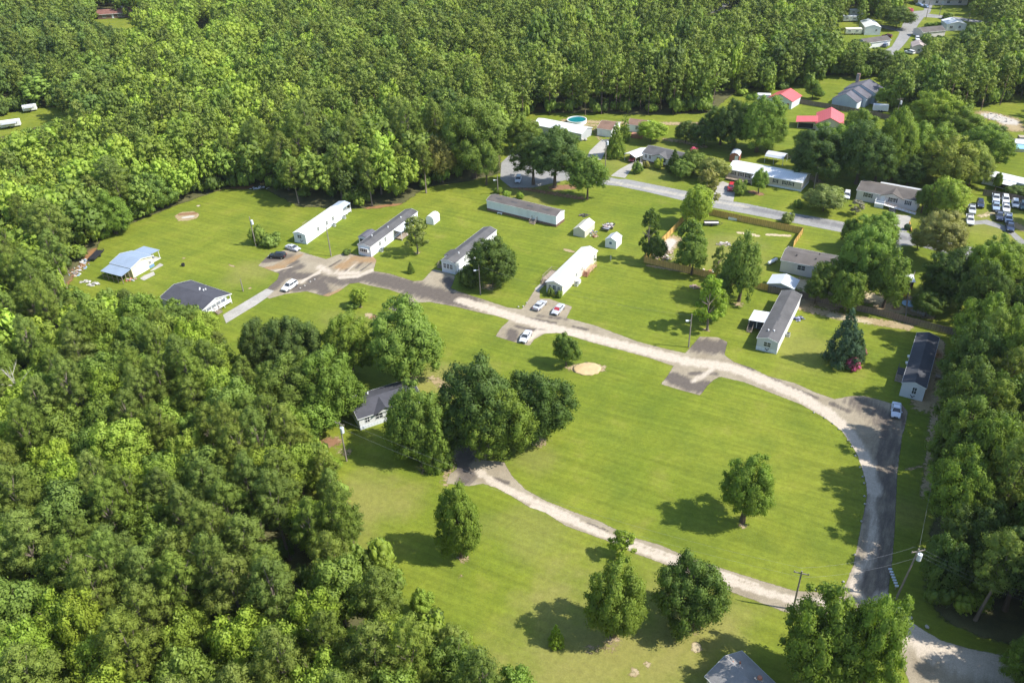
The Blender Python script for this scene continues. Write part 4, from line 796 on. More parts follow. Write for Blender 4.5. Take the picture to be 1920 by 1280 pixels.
def gable(root, x0, y0, x1, y1, h, rise, mat, ov=.25, axis='y', th=.12, name='roof', fascia=None, hip=0):
    m = MB()
    if axis == 'y':
        xm = (x0+x1)/2; k = rise/((x1-x0)/2); a = y0-ov; b_ = y1+ov; zl = h-ov*k
        for sx, xe in ((-1, x0-ov), (1, x1+ov)):
            pts = [(xe, a, zl), (xe, b_, zl), (xm, b_-hip, h+rise), (xm, a+hip, h+rise)]
            if sx > 0: pts = pts[::-1]
            m.slab([(p[0], p[1], p[2]+th) for p in pts][::-1], th)
        if hip:
            for e, q in ((a, a+hip), (b_, b_-hip)):
                pts = [(x0-ov, e, zl+th), (x1+ov, e, zl+th), (xm, q, h+rise+th)]; m.slab(pts if e == a else pts[::-1], th)
    else:
        ym = (y0+y1)/2; k = rise/((y1-y0)/2); a = x0-ov; b_ = x1+ov; zl = h-ov*k
        for sy, ye in ((-1, y0-ov), (1, y1+ov)):
            pts = [(a, ye, zl), (b_, ye, zl), (b_-hip, ym, h+rise), (a+hip, ym, h+rise)]
            if sy < 0: pts = pts
            else: pts = pts[::-1]
            m.slab([(p[0], p[1], p[2]+th) for p in pts], th)
        if hip:
            for e, q in ((a, a+hip), (b_, b_-hip)):
                pts = [(e, y0-ov, zl+th), (e, y1+ov, zl+th), (q, ym, h+rise+th)]; m.slab(pts[::-1] if e == a else pts, th)
    r = m.build(name, mat, root)
    if fascia:
        f = MB()
        if axis == 'y':
            for e in (a-.03, b_):
                f.add([(x0-ov, e, zl-.06), (xm, e, h+rise-.06), (x1+ov, e, zl-.06), (x1+ov, e, zl+th+.02), (xm, e, h+rise+th+.02), (x0-ov, e, zl+th+.02), (x0-ov, e+.03, zl-.06), (xm, e+.03, h+rise-.06), (x1+ov, e+.03, zl-.06), (x1+ov, e+.03, zl+th+.02), (xm, e+.03, h+rise+th+.02), (x0-ov, e+.03, zl+th+.02)],
                      [(0, 1, 4, 5), (1, 2, 3, 4), (7, 6, 11, 10), (8, 7, 10, 9), (0, 6, 7, 1), (1, 7, 8, 2), (5, 4, 10, 11), (4, 3, 9, 10), (0, 5, 11, 6), (2, 8, 9, 3)])
            for xe in (x0-ov-.03, x1+ov): f.box(xe, a, zl-.05, xe+.03, b_, zl+th+.01)
        else:
            for e in (a-.03, b_):
                f.add([(e, y0-ov, zl-.06), (e, ym, h+rise-.06), (e, y1+ov, zl-.06), (e, y1+ov, zl+th+.02), (e, ym, h+rise+th+.02), (e, y0-ov, zl+th+.02), (e+.03, y0-ov, zl-.06), (e+.03, ym, h+rise-.06), (e+.03, y1+ov, zl-.06), (e+.03, y1+ov, zl+th+.02), (e+.03, ym, h+rise+th+.02), (e+.03, y0-ov, zl+th+.02)],
                      [(0, 5, 4, 1), (1, 4, 3, 2), (7, 10, 11, 6), (8, 9, 10, 7), (0, 1, 7, 6), (1, 2, 8, 7), (5, 11, 10, 4), (4, 10, 9, 3)])
            for ye in (y0-ov-.03, y1+ov): f.box(a, ye, zl-.05, b_, ye+.03, zl+th+.01)
        f.build('fascia', fascia, root)
    return r
def walls(root, w, l, h, rise, mat, axis='y', z0=0, x0=0, y0=0, name='wall'):
    m = MB(); x1 = x0+w; y1 = y0+l
    if axis == 'y': m.prism([(x0, z0), (x1, z0), (x1, h), ((x0+x1)/2, h+rise), (x0, h)], 'y', y0, y1)
    elif axis == 'x': m.prism([(y0, z0), (y1, z0), (y1, h), ((y0+y1)/2, h+rise), (y0, h)], 'x', x0, x1)
    else: m.box(x0, y0, z0, x1, y1, h)
    return m.build(name, mat, root)
def skirt(root, w, l, z, mat, out=.03, x0=0, y0=0):
    MB().box(x0-out, y0-out, 0, x0+w+out, y0+l+out, z).build('skirting', mat, root)
def house(name, label, cat, F, h, rise, wall, roof, axis='y', sk=None, skz=.7, ov=.25, wins=(), doors=(), fascia=TRIM, shut=None, group=None, hip=0, fmat=None):
    x, y, a, w, l = F; e = empty(name, (x, y, 0), a, label=label, cat=cat, group=group)
    walls(e, w, l, h, rise, wall, axis if not hip else 'b', 0 if not sk else skz-.01)
    if sk: skirt(e, w, l, skz, sk)
    gable(e, 0, 0, w, l, h, rise, roof, ov, axis, fascia=fascia, hip=hip)
    for q in wins: window(e, w, l, *q, shut=shut, fmat=fmat)
    for q in doors: door(e, w, l, *q)
    return e, w, l
def vents(e, pts, mat=TRIM, r=.14, hh=.35):
    for (x, y, z) in pts: MB().tube((x, y, z), (x, y, z+hh), r, r*.9, 8).tube((x, y, z+hh), (x, y, z+hh+.08), r*1.5, r*1.2, 8).build('roof_vent', mat, e)
def hitch(e, x, z=.75, s=.55):
    MB().tube((x-s, -.09, z+.35), (x, -.16, z-.1), .07).tube((x+s, -.09, z+.35), (x, -.16, z-.1), .07).tube((x-.12, -.17, z-.08), (x+.12, -.17, z-.08), .09).build('tow_hitch', BLACK, e)
def deck(e, x0, y0, x1, y1, z, mat, rails='WSNE', rh=.95, posts=True, name='deck'):
    m = MB(); m.box(x0, y0, z-.14, x1, y1, z)
    xs = np.linspace(x0+.08, x1-.08, max(2, int((x1-x0)/2)+1)); ys = np.linspace(y0+.08, y1-.08, max(2, int((y1-y0)/2)+1))
    for x in xs:
        for y in ys:
            if x in (xs[0], xs[-1]) or y in (ys[0], ys[-1]): m.box(x-.06, y-.06, 0, x+.06, y+.06, z-.14)
    d = m.build(name, mat, e); rl = MB()
    for s in rails:
        a, b_ = {'W': ((x0, y0), (x0, y1)), 'E': ((x1, y0), (x1, y1)), 'S': ((x0, y0), (x1, y0)), 'N': ((x0, y1), (x1, y1))}[s]
        L_ = math.hypot(b_[0]-a[0], b_[1]-a[1]); n = max(2, int(L_/.35))
        rl.tube((*a, z+rh), (*b_, z+rh), .05, n=4); rl.tube((*a, z+.12), (*b_, z+.12), .035, n=4)
        for k in range(n+1):
            q = k/n; p = (a[0]+(b_[0]-a[0])*q, a[1]+(b_[1]-a[1])*q); rl.tube((*p, z), (*p, z+rh), .05 if k % 5 == 0 or k == n else .022, n=4)
    if rails: rl.build('railing', mat, d)
    return d
def steps(e, x, y, z, wd, dr, mat, n=None, run=.28, rail=True):
    """stairs from (x,y,z) downwards along dr=(dx,dy)"""
    n = n or max(2, int(z/.19)); m = MB(); dx, dy = dr; px, py = -dy, dx
    for k in range(n):
        zz = z*(1-(k+1)/(n+1)); c0 = run*k; c1 = run*(k+1)+.03
        xs = [x+dx*c+px*q for c in (c0, c1) for q in (-wd/2, wd/2)]; ys = [y+dy*c+py*q for c in (c0, c1) for q in (-wd/2, wd/2)]
        m.box(min(xs), min(ys), zz-.06, max(xs), max(ys), zz)
    for q in (-wd/2, wd/2): m.tube((x+px*q, y+py*q, z-.1), (x+px*q+dx*run*n, y+py*q+dy*run*n, .02), .07, n=4)
    s = m.build('stairs', mat, e)
    if rail:
        r = MB()
        for q in (-wd/2, wd/2):
            a = (x+px*q, y+py*q); b_ = (x+px*q+dx*run*n, y+py*q+dy*run*n)
            r.tube((*a, z+.9), (*b_, .95), .05, n=4).tube((*a, z-.05), (*a, z+.95), .05, n=4).tube((*b_, 0), (*b_, 1), .05, n=4)
            r.tube((*a, z+.5), (*b_, .55), .03, n=4)
        r.build('railing', mat, s)
def acunit(x, y, a, label):
    e = empty('air_conditioner', (x, y, 0), a, label=label, cat='air conditioner'); MB().box(-.45, -.45, 0, .45, .45, .1).build('base', CONC, e)
    MB().box(-.4, -.4, .1, .4, .4, .85).build('casing', METAL, e); MB().tube((0, 0, .85), (0, 0, .9), .33, .33, 12).build('fan_grille', BLACK, e)

# A: white home with a clear roofed porch at its far end
w, l = 4.1, 19.2
e, _, _ = house('mobile_home', 'all white mobile home with a clear roofed porch at its far end', 'mobile home', (-61.57, 217.14, R(-25), w, l), 2.95, .55, WHITE, MET_W, sk=SKIRT, ov=.12,
    wins=[('E', 6.2, 1.45, .85, 1.15), ('E', 10.6, 1.45, .85, 1.15), ('E', 13.8, 1.45, .85, 1.15), ('S', 2.0, 1.6, 1.3, 1.0)], doors=[('E', 12.2, .7), ('W', 9, .7)])
hitch(e, 2.6); deck(e, 0, l+.02, w, l+4.2, .6, TRIM, 'E', posts=True, name='porch_floor')
m = MB(); 
for x_ in (.1, w-.1):
    for y_ in (l+.2, l+2.2, l+4.1): m.box(x_-.06, y_-.06, .6, x_+.06, y_+.06, 2.9)
m.box(w-.05, l+.1, .6, w, l+4.1, 1.2); m.box(0, l+4.1, .6, w, l+4.15, 1.2); m.build('porch_post', TRIM, e); gable(e, 0, l+.16, w, l+4.2, 2.9, .45, CLEAR, .1, name='porch_roof')
deck(e, -3.0, 8.2, -.04, 10.2, .8, WOODN, 'WN'); steps(e, -1.5, 8.2, .8, 1.3, (0, -1), WOODN)
acx = Matrix.Rotation(R(-25), 2)@Vector((w+.7, 13.0)); acunit(-61.57+acx.x, 217.14+acx.y, R(-25), 'grey air conditioner beside the all white mobile home')
acx = Matrix.Rotation(R(-25), 2)@Vector((w+.6, 18.6)); acunit(-61.57+acx.x, 217.14+acx.y, R(-25), 'small grey unit under the porch end of the all white mobile home')
# B
w, l = 4.15, 25
e, _, _ = house('mobile_home', 'white mobile home with grey shingle roof and bay window facing the brown dirt parking area', 'mobile home', (-41.74, 207.61, R(-27.2), w, l), 3.05, .6, WHITE, SH_GREY, sk=SKIRT, ov=.12,
    wins=[('E', 4.6, 1.5, .8, 1.15), ('E', 7.4, 1.5, .8, 1.15), ('E', 21.4, 1.6, .8, 1.0)], doors=[('W', 3.2, .75)])
m = MB(); m.prism([(.35, 0), (w-.35, 0), (w-.35-.5, -.45), (.85, -.45)], 'z', 1.35, 2.55); m.build('bay_window', TRIM, e)
m = MB(); m.prism([(.55, -.1), (w-.55, -.1), (w-.55-.42, -.49), (.97, -.49)], 'z', 1.5, 2.42); g_ = m.build('bay_glass', GLASS, e)
for x_ in (1.35, 2.05, 2.75): MB().box(x_-.05, -.53, 1.36, x_+.05, -.47, 2.54).build('mullion', TRIM, g_)
MB().box(w-.02, 12.0, .7, w+.03, 17.5, 2.95).build('recess_wall', M('painted_porch_shade', (.30, .33, .38), .7, 'siding'), e)  # flush panel; the recess shade is put into its blue grey colour
window(e, w+.03, l, 'E', 13, 1.3, 1.3, 1.3, bars=1); door(e, w+.03, l, 'E', 15, .75)
m = MB(); m.slab([(w, 11.8, 3.0), (w+2.6, 11.8, 2.75), (w+2.6, 17.8, 2.75), (w, 17.8, 3.0)], .06); m.build('awning', MET_G, e)
m = MB(); [m.box(w+2.45, y_, 0, w+2.53, y_+.08, 2.72) for y_ in (11.9, 14.8, 17.6)]; m.build('awning_post', TRIM, e); deck(e, w+.04, 12, w+2.5, 17.6, .45, WOODN, '')
walls(e, 3.0, 4.6, 2.85, .5, WHITE, 'y', 0, -3.0, 4.6, name='porch_wall'); gable(e, -3.0, 4.6, 0, 9.2, 2.85, .5, SH_SLATE, .15, name='porch_roof')
wbox(MB(), 'S', 3, 3, -2.5, -.8, 1.3, 2.4, -4.57, -4.5).build('porch_screen', BLACK, e)
steps(e, -1.6, 4.4, .9, 1.5, (0, -1), WOODN); vents(e, [(1.5, 5.0, 3.6), (2.6, 11.5, 3.6), (2.5, 18.5, 3.6)])
acx = Matrix.Rotation(R(-27.2), 2)@Vector((w+.7, 4.0)); acunit(-41.74+acx.x, 207.61+acx.y, R(-27), 'dark air conditioner beside the bay windowed mobile home')
# C
w, l = 4.15, 22.1
e, _, _ = house('mobile_home', 'white mobile home with patched grey roof half hidden by the dense round tree', 'mobile home', (-17.88, 195.68, R(-30.4), w, l), 3.3, .65, WHITE, SH_GREY, sk=SKIRT, ov=.12,
    wins=[('S', .98, 1.35, .72, 1.35), ('S', 2.02, 1.35, .72, 1.35), ('S', 3.06, 1.35, .72, 1.35), ('E', 5, 1.6, .8, 1.1), ('E', 18, 1.7, .8, 1.0)], doors=[('W', 5.5, .8)])
walls(e, 1.1, 3.4, 3.15, 0, WHITE, 'b', 0, -1.1, 3.2, name='bay_wall'); m = MB(); m.slab([(-1.3, 3.0, 3.2), (.3, 3.0, 3.62), (.3, 6.8, 3.62), (-1.3, 6.8, 3.2)][::1], .1); m.build('bay_roof', SH_GREY, e)
patch = M('dark_roof_patch', (.10, .10, .105), .9, 'shingle')
for y_ in (6.5, 11.5, 16.5): MB().slab([(.9, y_, 3.66), (1.9, y_, 3.97), (1.9, y_+2.2, 3.97), (.9, y_+2.2, 3.66)][::1], .02).build('roof_patch', patch, e)
vents(e, [(2.7, 4.5, 3.8)]); deck(e, w+.04, .6, w+1.5, 5.0, .7, TRIM, 'ES'); steps(e, -1.7, 2.2, .8, 1.2, (0, -1), WOODN)
# D
w, l = 4.4, 20.9
e, _, _ = house('mobile_home', 'cream mobile home with bright white metal roof and wooden decks on both sides', 'mobile home', (9.32, 182.38, R(-30.5), w, l), 2.95, .8, CREAM, MET_W, ov=.25,
    wins=[('S', .95, 1.3, .6, 1.05), ('S', 2.2, 1.2, .75, 1.25), ('S', 3.45, 1.3, .6, 1.05), ('E', 8.2, 1.5, .8, 1.2), ('E', 11.6, 1.5, .6, 1.1), ('E', 19.3, 1.6, .7, .9)], doors=[('E', 13.6, .8), ('W', 6, .8)])
MB().box(-.03, -.05, 0, w+.03, 0, 1.0).build('skirting', SKIRT, e); hitch(e, 2.5, .62)
deck(e, w+.04, 12.6, w+1.7, 17.3, .85, M('fresh_deck_wood', (.55, .36, .22), .8, 'wood'), 'E'); steps(e, w+.9, 12.6, .85, 1.3, (0, -1), WOODR)
deck(e, -3.4, 4.2, -.04, 9.6, .95, WOODN, 'WN'); steps(e, -2.4, 4.2, .95, 1.5, (0, -1), WOODN)
MB().box(w+.05, 7.0, 0, w+1.3, 8.3, .95).build('service_box', TRIM, e)
rt = Matrix.Rotation(R(-30.5), 2); q = rt@Vector((w+.95, 6.2)); acunit(9.32+q.x, 182.38+q.y, R(-30.5), 'grey air conditioner beside the cream mobile home')
q = rt@Vector((w+.3, 19.3)); o = MB().tube((0, -.08, 1.3), (0, .08, 1.35), .45, .38, 14).tube((0, 0, 0), (0, 0, 1.3), .04).tube((0, -.1, 1.3), (0, -.45, 1.45), .02).build('satellite_dish', METAL); o.location = (9.32+q.x, 182.38+q.y, 0); tag(o, 'grey satellite dish at the far end of the cream mobile home', 'satellite dish')
# E
w, l = 4.55, 23
e, _, _ = house('mobile_home', 'grey mobile home with grey shingle roof and white carport on its left side', 'mobile home', (54.62, 152.96, R(-29.7), w, l), 3.0, .7, M('light_grey_siding', (.58, .59, .60), .6, 'siding'), SH_GREY, ov=.15,
    wins=[('S', 2.3, 1.4, 1.5, 1.1), ('E', 4, 1.7, .7, .9), ('E', 12, 1.7, .7, .9)], doors=[('W', 7.5, .8)])
MB().box(-.03, -.05, 0, w+.03, 0, .95).build('skirting', SKIRT, e); hitch(e, 2.4, .62, .42); MB().box(w, 0, 0, w+.04, l, 2.95).build('side_wall', WHITE, e)
m = MB(); m.slab([(-3.9, 7.2, 2.65), (.1, 7.2, 2.95), (.1, 12.2, 2.95), (-3.9, 12.2, 2.65)], .08); m.build('carport_roof', MET_WX, e)
m = MB(); [m.box(x_, y_, .9, x_+.1, y_+.1, 2.6) for x_ in (-3.8, -2) for y_ in (7.4, 12)]; m.build('carport_post', TRIM, e); deck(e, -3.9, 7.3, -.05, 12.1, .9, M('dark_deck_wood', (.07, .07, .075), .8, 'wood'), 'W'); steps(e, -3.2, 7.3, .9, 1.1, (0, -1), WOODN)
MB().slab([(2.3, 7.8, 3.86), (2.65, 7.8, 3.80), (2.65, 10.6, 3.80), (2.3, 10.6, 3.86)], .02).build('roof_patch', patch, e); vents(e, [(1.6, 3.0, 3.55), (2.8, 3.2, 3.6)])
q = Matrix.Rotation(R(-29.7), 2)@Vector((w+.6, 8.4)); acunit(54.62+q.x, 152.96+q.y, R(-29.7), 'small rusty unit at the right wall of the grey mobile home')
# F
w, l = 4.4, 20.7
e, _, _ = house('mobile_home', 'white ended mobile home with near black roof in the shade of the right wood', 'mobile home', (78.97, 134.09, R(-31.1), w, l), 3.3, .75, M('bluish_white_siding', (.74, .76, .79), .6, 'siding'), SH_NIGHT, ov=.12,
    wins=[('S', 2.5, 1.35, .75, 1.5)], doors=[('W', 8, .9)]); hitch(e, 2.4, .62, .42)
deck(e, -1.6, 6.6, -.04, 9.2, .9, M('dark_deck_wood'), 'W'); steps(e, -.9, 6.6, .9, 1.4, (0, -1), WOODN, run=.45)
deck(e, w+1.2, 9.0, w+3.4, 10.2, .9, WOODN, '', name='landing'); vents(e, [(-.3, 9.8, 1.8), (-.3, 12.5, 1.8)], r=.25)
# G
w, l = 4.75, 24.5
e, _, _ = house('mobile_home', 'long white mobile home on a dark brick skirt with wooden stairs', 'mobile home', (14.28, 220.06, R(55.7), w, l), 3.3, .7, WHITE, SH_TAUPE, sk=BRICK, skz=.75, ov=.12,
    wins=[('W', 9.6, 1.6, .9, 1.25), ('W', 12.6, 1.6, .9, 1.25), ('W', 17.4, 1.6, .9, 1.25)], doors=[('W', 7, .9)])
MB().box(-.04, -.0, .75, -.0, l, 3.2).build('front_wall', M('shade_blue_siding', (.74, .77, .80), .6, 'siding'), e)  # white front wall; the blue of its shaded side is put into the colour
window(e, w, l, 'W', 9.6, 1.6, .9, 1.25); window(e, w, l, 'W', 12.6, 1.6, .9, 1.25); window(e, w, l, 'W', 17.4, 1.6, .9, 1.25)
steps(e, -.1, 7.3, 1.0, 1.8, (-1, 0), WOODN, run=.34)
for y_ in (3.4, 8.8, 14.4, 20): MB().slab([(1.4, y_, 3.88), (1.8, y_, 4.0), (1.8, y_+2.2, 4.0), (1.4, y_+2.2, 3.88)], .02).build('roof_patch', patch, e)
# H
F = fp((1461.5, 508.9), (1556, 528), (1478.8, 456.9+21))
x, y, a, w, l = F; w = 17.0; l = 8.2
e, _, _ = house('double_wide_house', 'tan double-wide house with taupe roof between the yellow fence and the leafy trees', 'house', (x, y, a, w, l), 3.3, 1.0, PINKW, SH_TAUPE, axis='x', ov=.2,
    wins=[('S', 5.2, 1.6, 1.9, 1.25), ('S', 11, 1.5, 1.0, 1.2)], doors=[('S', 9.2, 1.0, 1.5)]); deck(e, 8.4, -2.4, 11.4, -.04, 1.0, WOODN, 'WSE')
vents(e, [(3.2, 2.6, 4.0), (8.0, 2.6, 4.0), (13.5, 2.6, 4.0), (8.3, 5.6, 4.0)], BLACK, .13)
# outbuilding beside H
x, y = P(1440, 545); a = R(-31)
e, w, l = house('garden_outbuilding', 'small outbuilding with white metal gable roof at the end of the yellow fence', 'outbuilding', (x, y, a, 5.8, 4.4), 2.2, .8, GREYS, MET_G, axis='y', ov=.45, wins=[('S', 1.5, 1.0, .8, .7), ('S', 3.0, 1.0, .6, .6)])
MB().box(4.0, -.06, 0, 5.7, .0, 1.7).build('open_bay_shade', INSHADE, e)  # near-black panel on the wall paints the shade inside the bay
# K: dark roofed double-wide
F = (P(676, 806)[0], P(676, 806)[1], R(17.5), 13.5, 7.6)
p0 = Vector(P(676, 806)); p1 = Vector(P(736, 786)); d = (p1-p0).normalized(); a = math.atan2(d.y, d.x); rt = Matrix.Rotation(a, 2)
e, w, l = house('double_wide_house', 'pale double-wide house with dark grey roof between the big trees at the middle', 'house', (p0.x, p0.y, a, 13.4, 7.4), 3.0, 1.25, WHITE, SH_DARK, axis='x', sk=SKIRT, skz=.8, ov=.3,
    wins=[('S', 1.7, 1.4, .9, 1.3), ('S', 4.2, 1.4, 1.5, 1.2), ('S', 7.2, 1.4, 1.2, 1.2), ('S', 12, 1.4, 1.2, 1.2)], doors=[('S', 9.5, .8)])
m = MB(); m.prism([(3.4, 3.0), (7.8, 3.0), (5.6, 3.95)], 'y', -.35, 0); m.build('cross_gable', WHITE, e)
m = MB(); m.slab([(3.0, -.75, 2.98), (3.0, .8, 2.98), (5.6, 3.4, 4.22), (5.6, -.75, 4.22)][::-1], .12).slab([(8.2, -.75, 2.98), (8.2, .8, 2.98), (5.6, 3.4, 4.22), (5.6, -.75, 4.22)], .12); m.build('cross_roof', SH_DARK, e)
vents(e, [(4.0, 5.6, 3.9)]); MB().slab([(8.5, 4.1, 4.42), (12.5, 4.1, 4.42), (12.5, 4.4, 4.34), (8.5, 4.4, 4.34)][::-1], .03).build('ridge_vent', patch, e)
# J: dark roof house with front porch, left
p0 = Vector(P(352, 602)); p1 = Vector(P(432, 574)); d = (p1-p0).normalized(); a = math.atan2(d.y, d.x)
pR = Vector(P(431.5, 551.5, 2.7)); pT = Vector(P(353, 527, 4.3)); pF = Vector(P(310, 556, 2.7)); d = (pR-Vector(P(383, 580, 2.7))).normalized(); a = math.atan2(d.y, d.x); rt = Matrix.Rotation(a, 2)
o0 = pR-rt@Vector((9.6, 0))
e = empty('double_wide_house', (o0.x, o0.y, 0), a, label='white double-wide house with dark roof and columned porch at the concrete drive', cat='house')
w, l = 9.6, 14.6
walls(e, w, l-1.8, 2.75, 1.25, WHITE, 'y', .7, 0, 1.8); skirt(e, w, l-1.8, .72, SKIRT, y0=1.8); gable(e, 0, 0, w, l, 2.75, 1.25, SH_DARK, .3, 'y', fascia=TRIM)
walls(e, w, .2, 2.75, 1.25, WHITE, 'y', 2.6, 0, 0, name='porch_gable'); deck(e, 0, 0, w, 1.8, .8, TRIM, '', name='porch_floor')
for k in range(7): MB().box(.05+k*(w-.25)/6, .05, .8, .25+k*(w-.25)/6, .2, 2.7).build('porch_column', TRIM, e)
MB().box(.1, .03, .8, 3.6, .1, 1.6).box(5.6, .03, .8, w-.1, .1, 1.6).build('porch_parapet', WHITE, e)
for t_ in (1.6, 6.4, 8.2): window(e, w, l, 'S', t_, 1.3, 1.1, 1.1)  # placed on the porch wall line below
for o in list(e.children):
    if o.name.startswith('window'): o.location = (0, 1.8, 0)
door(e, w, l, 'S', 4.6, .8).location = (0, 1.8, 0); steps(e, 4.6, 0, .8, 1.4, (0, -1), WOODN)
walls(e, 4.0, 3.6, 2.6, 0, WHITE, 'b', 0, -4.0, 5.6, name='wing_wall'); MB().slab([(-4.3, 5.3, 2.62), (.3, 5.3, 2.95), (.3, 9.5, 2.95), (-4.3, 9.5, 2.62)], .1).build('wing_roof', SH_DARK, e)
vents(e, [(6.2, 7.0, 3.6), (6.6, 6.0, 3.6), (6.8, 7.6, 3.6), (7.4, 6.2, 3.4)])
# I: yellow workshop with blue metal roofs
c0 = Vector(P(251, 521)); c1 = Vector(P(289, 510)); pe = Vector(P(301, 500)); d = (Vector(P(287, 506))-Vector(P(256, 524))); a = math.atan2(d.y, d.x); rt = Matrix.Rotation(a, 2)
e = empty('workshop', (c0.x, c0.y, 0), a, label='yellow workshop with three pale blue metal roofs and an open lean-to', cat='workshop'); w, l = 7.4, 7.4
walls(e, w, l, 3.1, .95, YELW, 'y'); gable(e, 0, 0, w, l, 3.1, .95, MET_B, .3, fascia=TRIM)
wbox(MB(), 'S', w, l, 1.9, 5.1, .05, 2.9, 0, .06).build('garage_door', TRIM, e); door(e, w, l, 'S', .9, .05); window(e, w, l, 'S', 6.2, 1.3, .7, .8); wbox(MB(), 'S', w, l, 5.6, w, 0, .9, 0, .04).build('blue_base_panel', BLUEP, e)
MB().slab([(-3.7, -.3, 2.4), (-.05, -.3, 2.95), (-.05, l+.2, 2.95), (-3.7, l+.2, 2.4)], .08).build('lean_to_roof', MET_B, e)
m = MB(); [m.box(-3.6, y_, 0, -3.48, y_+.12, 2.35) for y_ in np.linspace(-.1, l-.1, 5)]; [m.box(x_, -.15, 0, x_+.12, -.03, 2.5) for x_ in (-3.6, -2.4, -1.2)]; m.box(-3.6, 0, 1.0, -3.5, l, 1.12); m.build('lean_to_post', WOODN, e)
MB().slab([(w+.05, 1.6, 2.9), (w+4.4, 1.6, 2.6), (w+4.4, l+.4, 2.6), (w+.05, l+.4, 2.9)][::1], .08).build('porch_roof', MET_B, e); MB().box(w, 1.8, 0, w+4.2, l, .12).build('porch_slab', CONC, e)
m = MB(); [m.box(w+4.0, y_, .12, w+4.12, y_+.12, 2.6) for y_ in (2.0, 4.6, 7.0)]; m.build('porch_post', TRIM, e)
# L: bottom grey roof
a_ = Vector(P(1391, 1219, 2.7)); b_ = Vector(P(1458, 1283, 2.7)); c_ = Vector(P(1322, 1268, 2.7)); u = (b_-a_).normalized(); au = math.atan2(u.y, u.x); dp = abs((c_-a_).dot(Vector((-u.y, u.x))))
e = empty('house', (a_.x, a_.y, 0), au, label='grey shingled house roof cut off by the bottom edge of the photo', cat='house'); print('roofL', dp)
walls(e, 15, dp-.6, 2.7, 1.5, TAN, 'x', 0, .3, -dp+.3); gable(e, .3, -dp+.3, 15, -.3, 2.7, 1.5, M('worn_grey_shingles', (.34, .325, .31), .9, 'shingle'), .3, 'x', fascia=TRIM)
MB().tube((5.4, -2.6, 3.0), (5.4, -2.6, 4.9), .28, .28, 8).build('flue', METAL, e); MB().tube((5.4, -2.6, 4.9), (5.4, -2.6, 5.2), .38, .3, 8).build('flue_cap', M('terracotta', (.5, .2, .12), .7), e)
for p_ in ((1.8, -2.4), (1.2, -3.2)): MB().tube((p_[0], p_[1], 3.2), (p_[0], p_[1], 4.15), .12, .12, 7).build('roof_vent', M('terracotta'), e)
# ---------------- sheds in the park
def shed(label, px, py, wm, lm, h, rise, wall, roof, ang=-30, axis='y', barn=False, **k):
    x, y = P(px, py); e, w, l = house('storage_shed', label, 'shed', (x, y, R(ang), wm, lm), h, rise, wall, roof, axis=axis, ov=.1, fascia=None, **k); return e
def barn(label, px, py, w, l, h, rise, wall, roof, ang):
    x, y = P(px, py); e = empty('storage_shed', (x, y, 0), R(ang), label=label, cat='shed'); k = w/2
    prof = [(0, h), (w*.18, h+rise*.72), (k, h+rise), (w*.82, h+rise*.72), (w, h)]
    MB().prism([(0, 0), (w, 0)]+prof[::-1], 'y', 0, l).build('wall', wall, e); m = MB()
    for (a0, z0), (a1, z1) in zip(prof[:-1], prof[1:]): m.slab([(a0-.02, -.1, z0+.07), (a1, -.1, z1+.07), (a1, l+.1, z1+.07), (a0-.02, l+.1, z0+.07)], .06)
    m.build('roof', roof, e); return e
e = barn('small white barn shaped shed with curved roof behind the bay windowed mobile home', 799.5, 419.5, 2.6, 3.6, 1.9, .8, WHITE, MET_W, -27)
e = shed('tan gable shed on the lawn beside the junk laden trailer', 1075, 441.5, 3.6, 6.6, 2.0, 1.0, M('beige_siding', (.62, .58, .47), .6, 'siding'), M('cream_metal_roof', (.72, .68, .55), .45, 'riby'), -31)
e = shed('white gable shed with grey roof and a square vent window', 1134.5, 463, 3.3, 3.9, 2.3, .85, WHITE, MET_G, -31); window(e, 3.3, 3.9, 'S', 1.6, 1.25, .6, .6, fmat=BLUEP)
# ---------------- houses along the street
def H3(name, label, p0, p1, z, depth, h, rise, wall, roof, axis='x', **k):
    """front eave line seen at p0-p1 (height z) gives place and heading; depth goes away from the camera"""
    a_ = Vector(P(*p0, z)); b_ = Vector(P(*p1, z)); d = b_-a_
    return house(name, label, k.pop('cat', 'house'), (a_.x, a_.y, math.atan2(d.y, d.x), d.length, depth), h, rise, wall, roof, axis=axis, **k)
SHUT = M('dark_shutter', (.03, .035, .05), .6)
e, w, l = H3('long_white_roofed_home', 'long tan home with white metal roof, dark shutters and porch across the street', (1365.5, 317), (1504, 343), 2.9, 8.2, 2.9, 1.3, TAN, MET_WX, ov=.2, shut=SHUT, sk=SKIRT, skz=.6,
    wins=[('S', 1.8, 1.3, .8, 1.15), ('S', 4.4, 1.3, .9, 1.15), ('S', 6.6, 1.2, .8, 1.4), ('S', 15.6, 1.3, .8, 1.15), ('S', 18.6, 1.3, .8, 1.15), ('S', 20.6, 1.3, .8, 1.15)], doors=[('S', 11.2, .7)])
MB().slab([(8.6, -2.4, 2.45), (13.4, -2.4, 2.45), (13.4, .3, 3.0), (8.6, .3, 3.0)], .1).build('porch_roof', MET_WX, e); m = MB(); [m.box(x_, -2.3, 0, x_+.12, -2.18, 2.4) for x_ in (8.7, 11, 13.2)]; m.build('porch_post', TRIM, e); deck(e, 0.2, -2.3, 13.3, -.04, .6, WOODN, 'S')
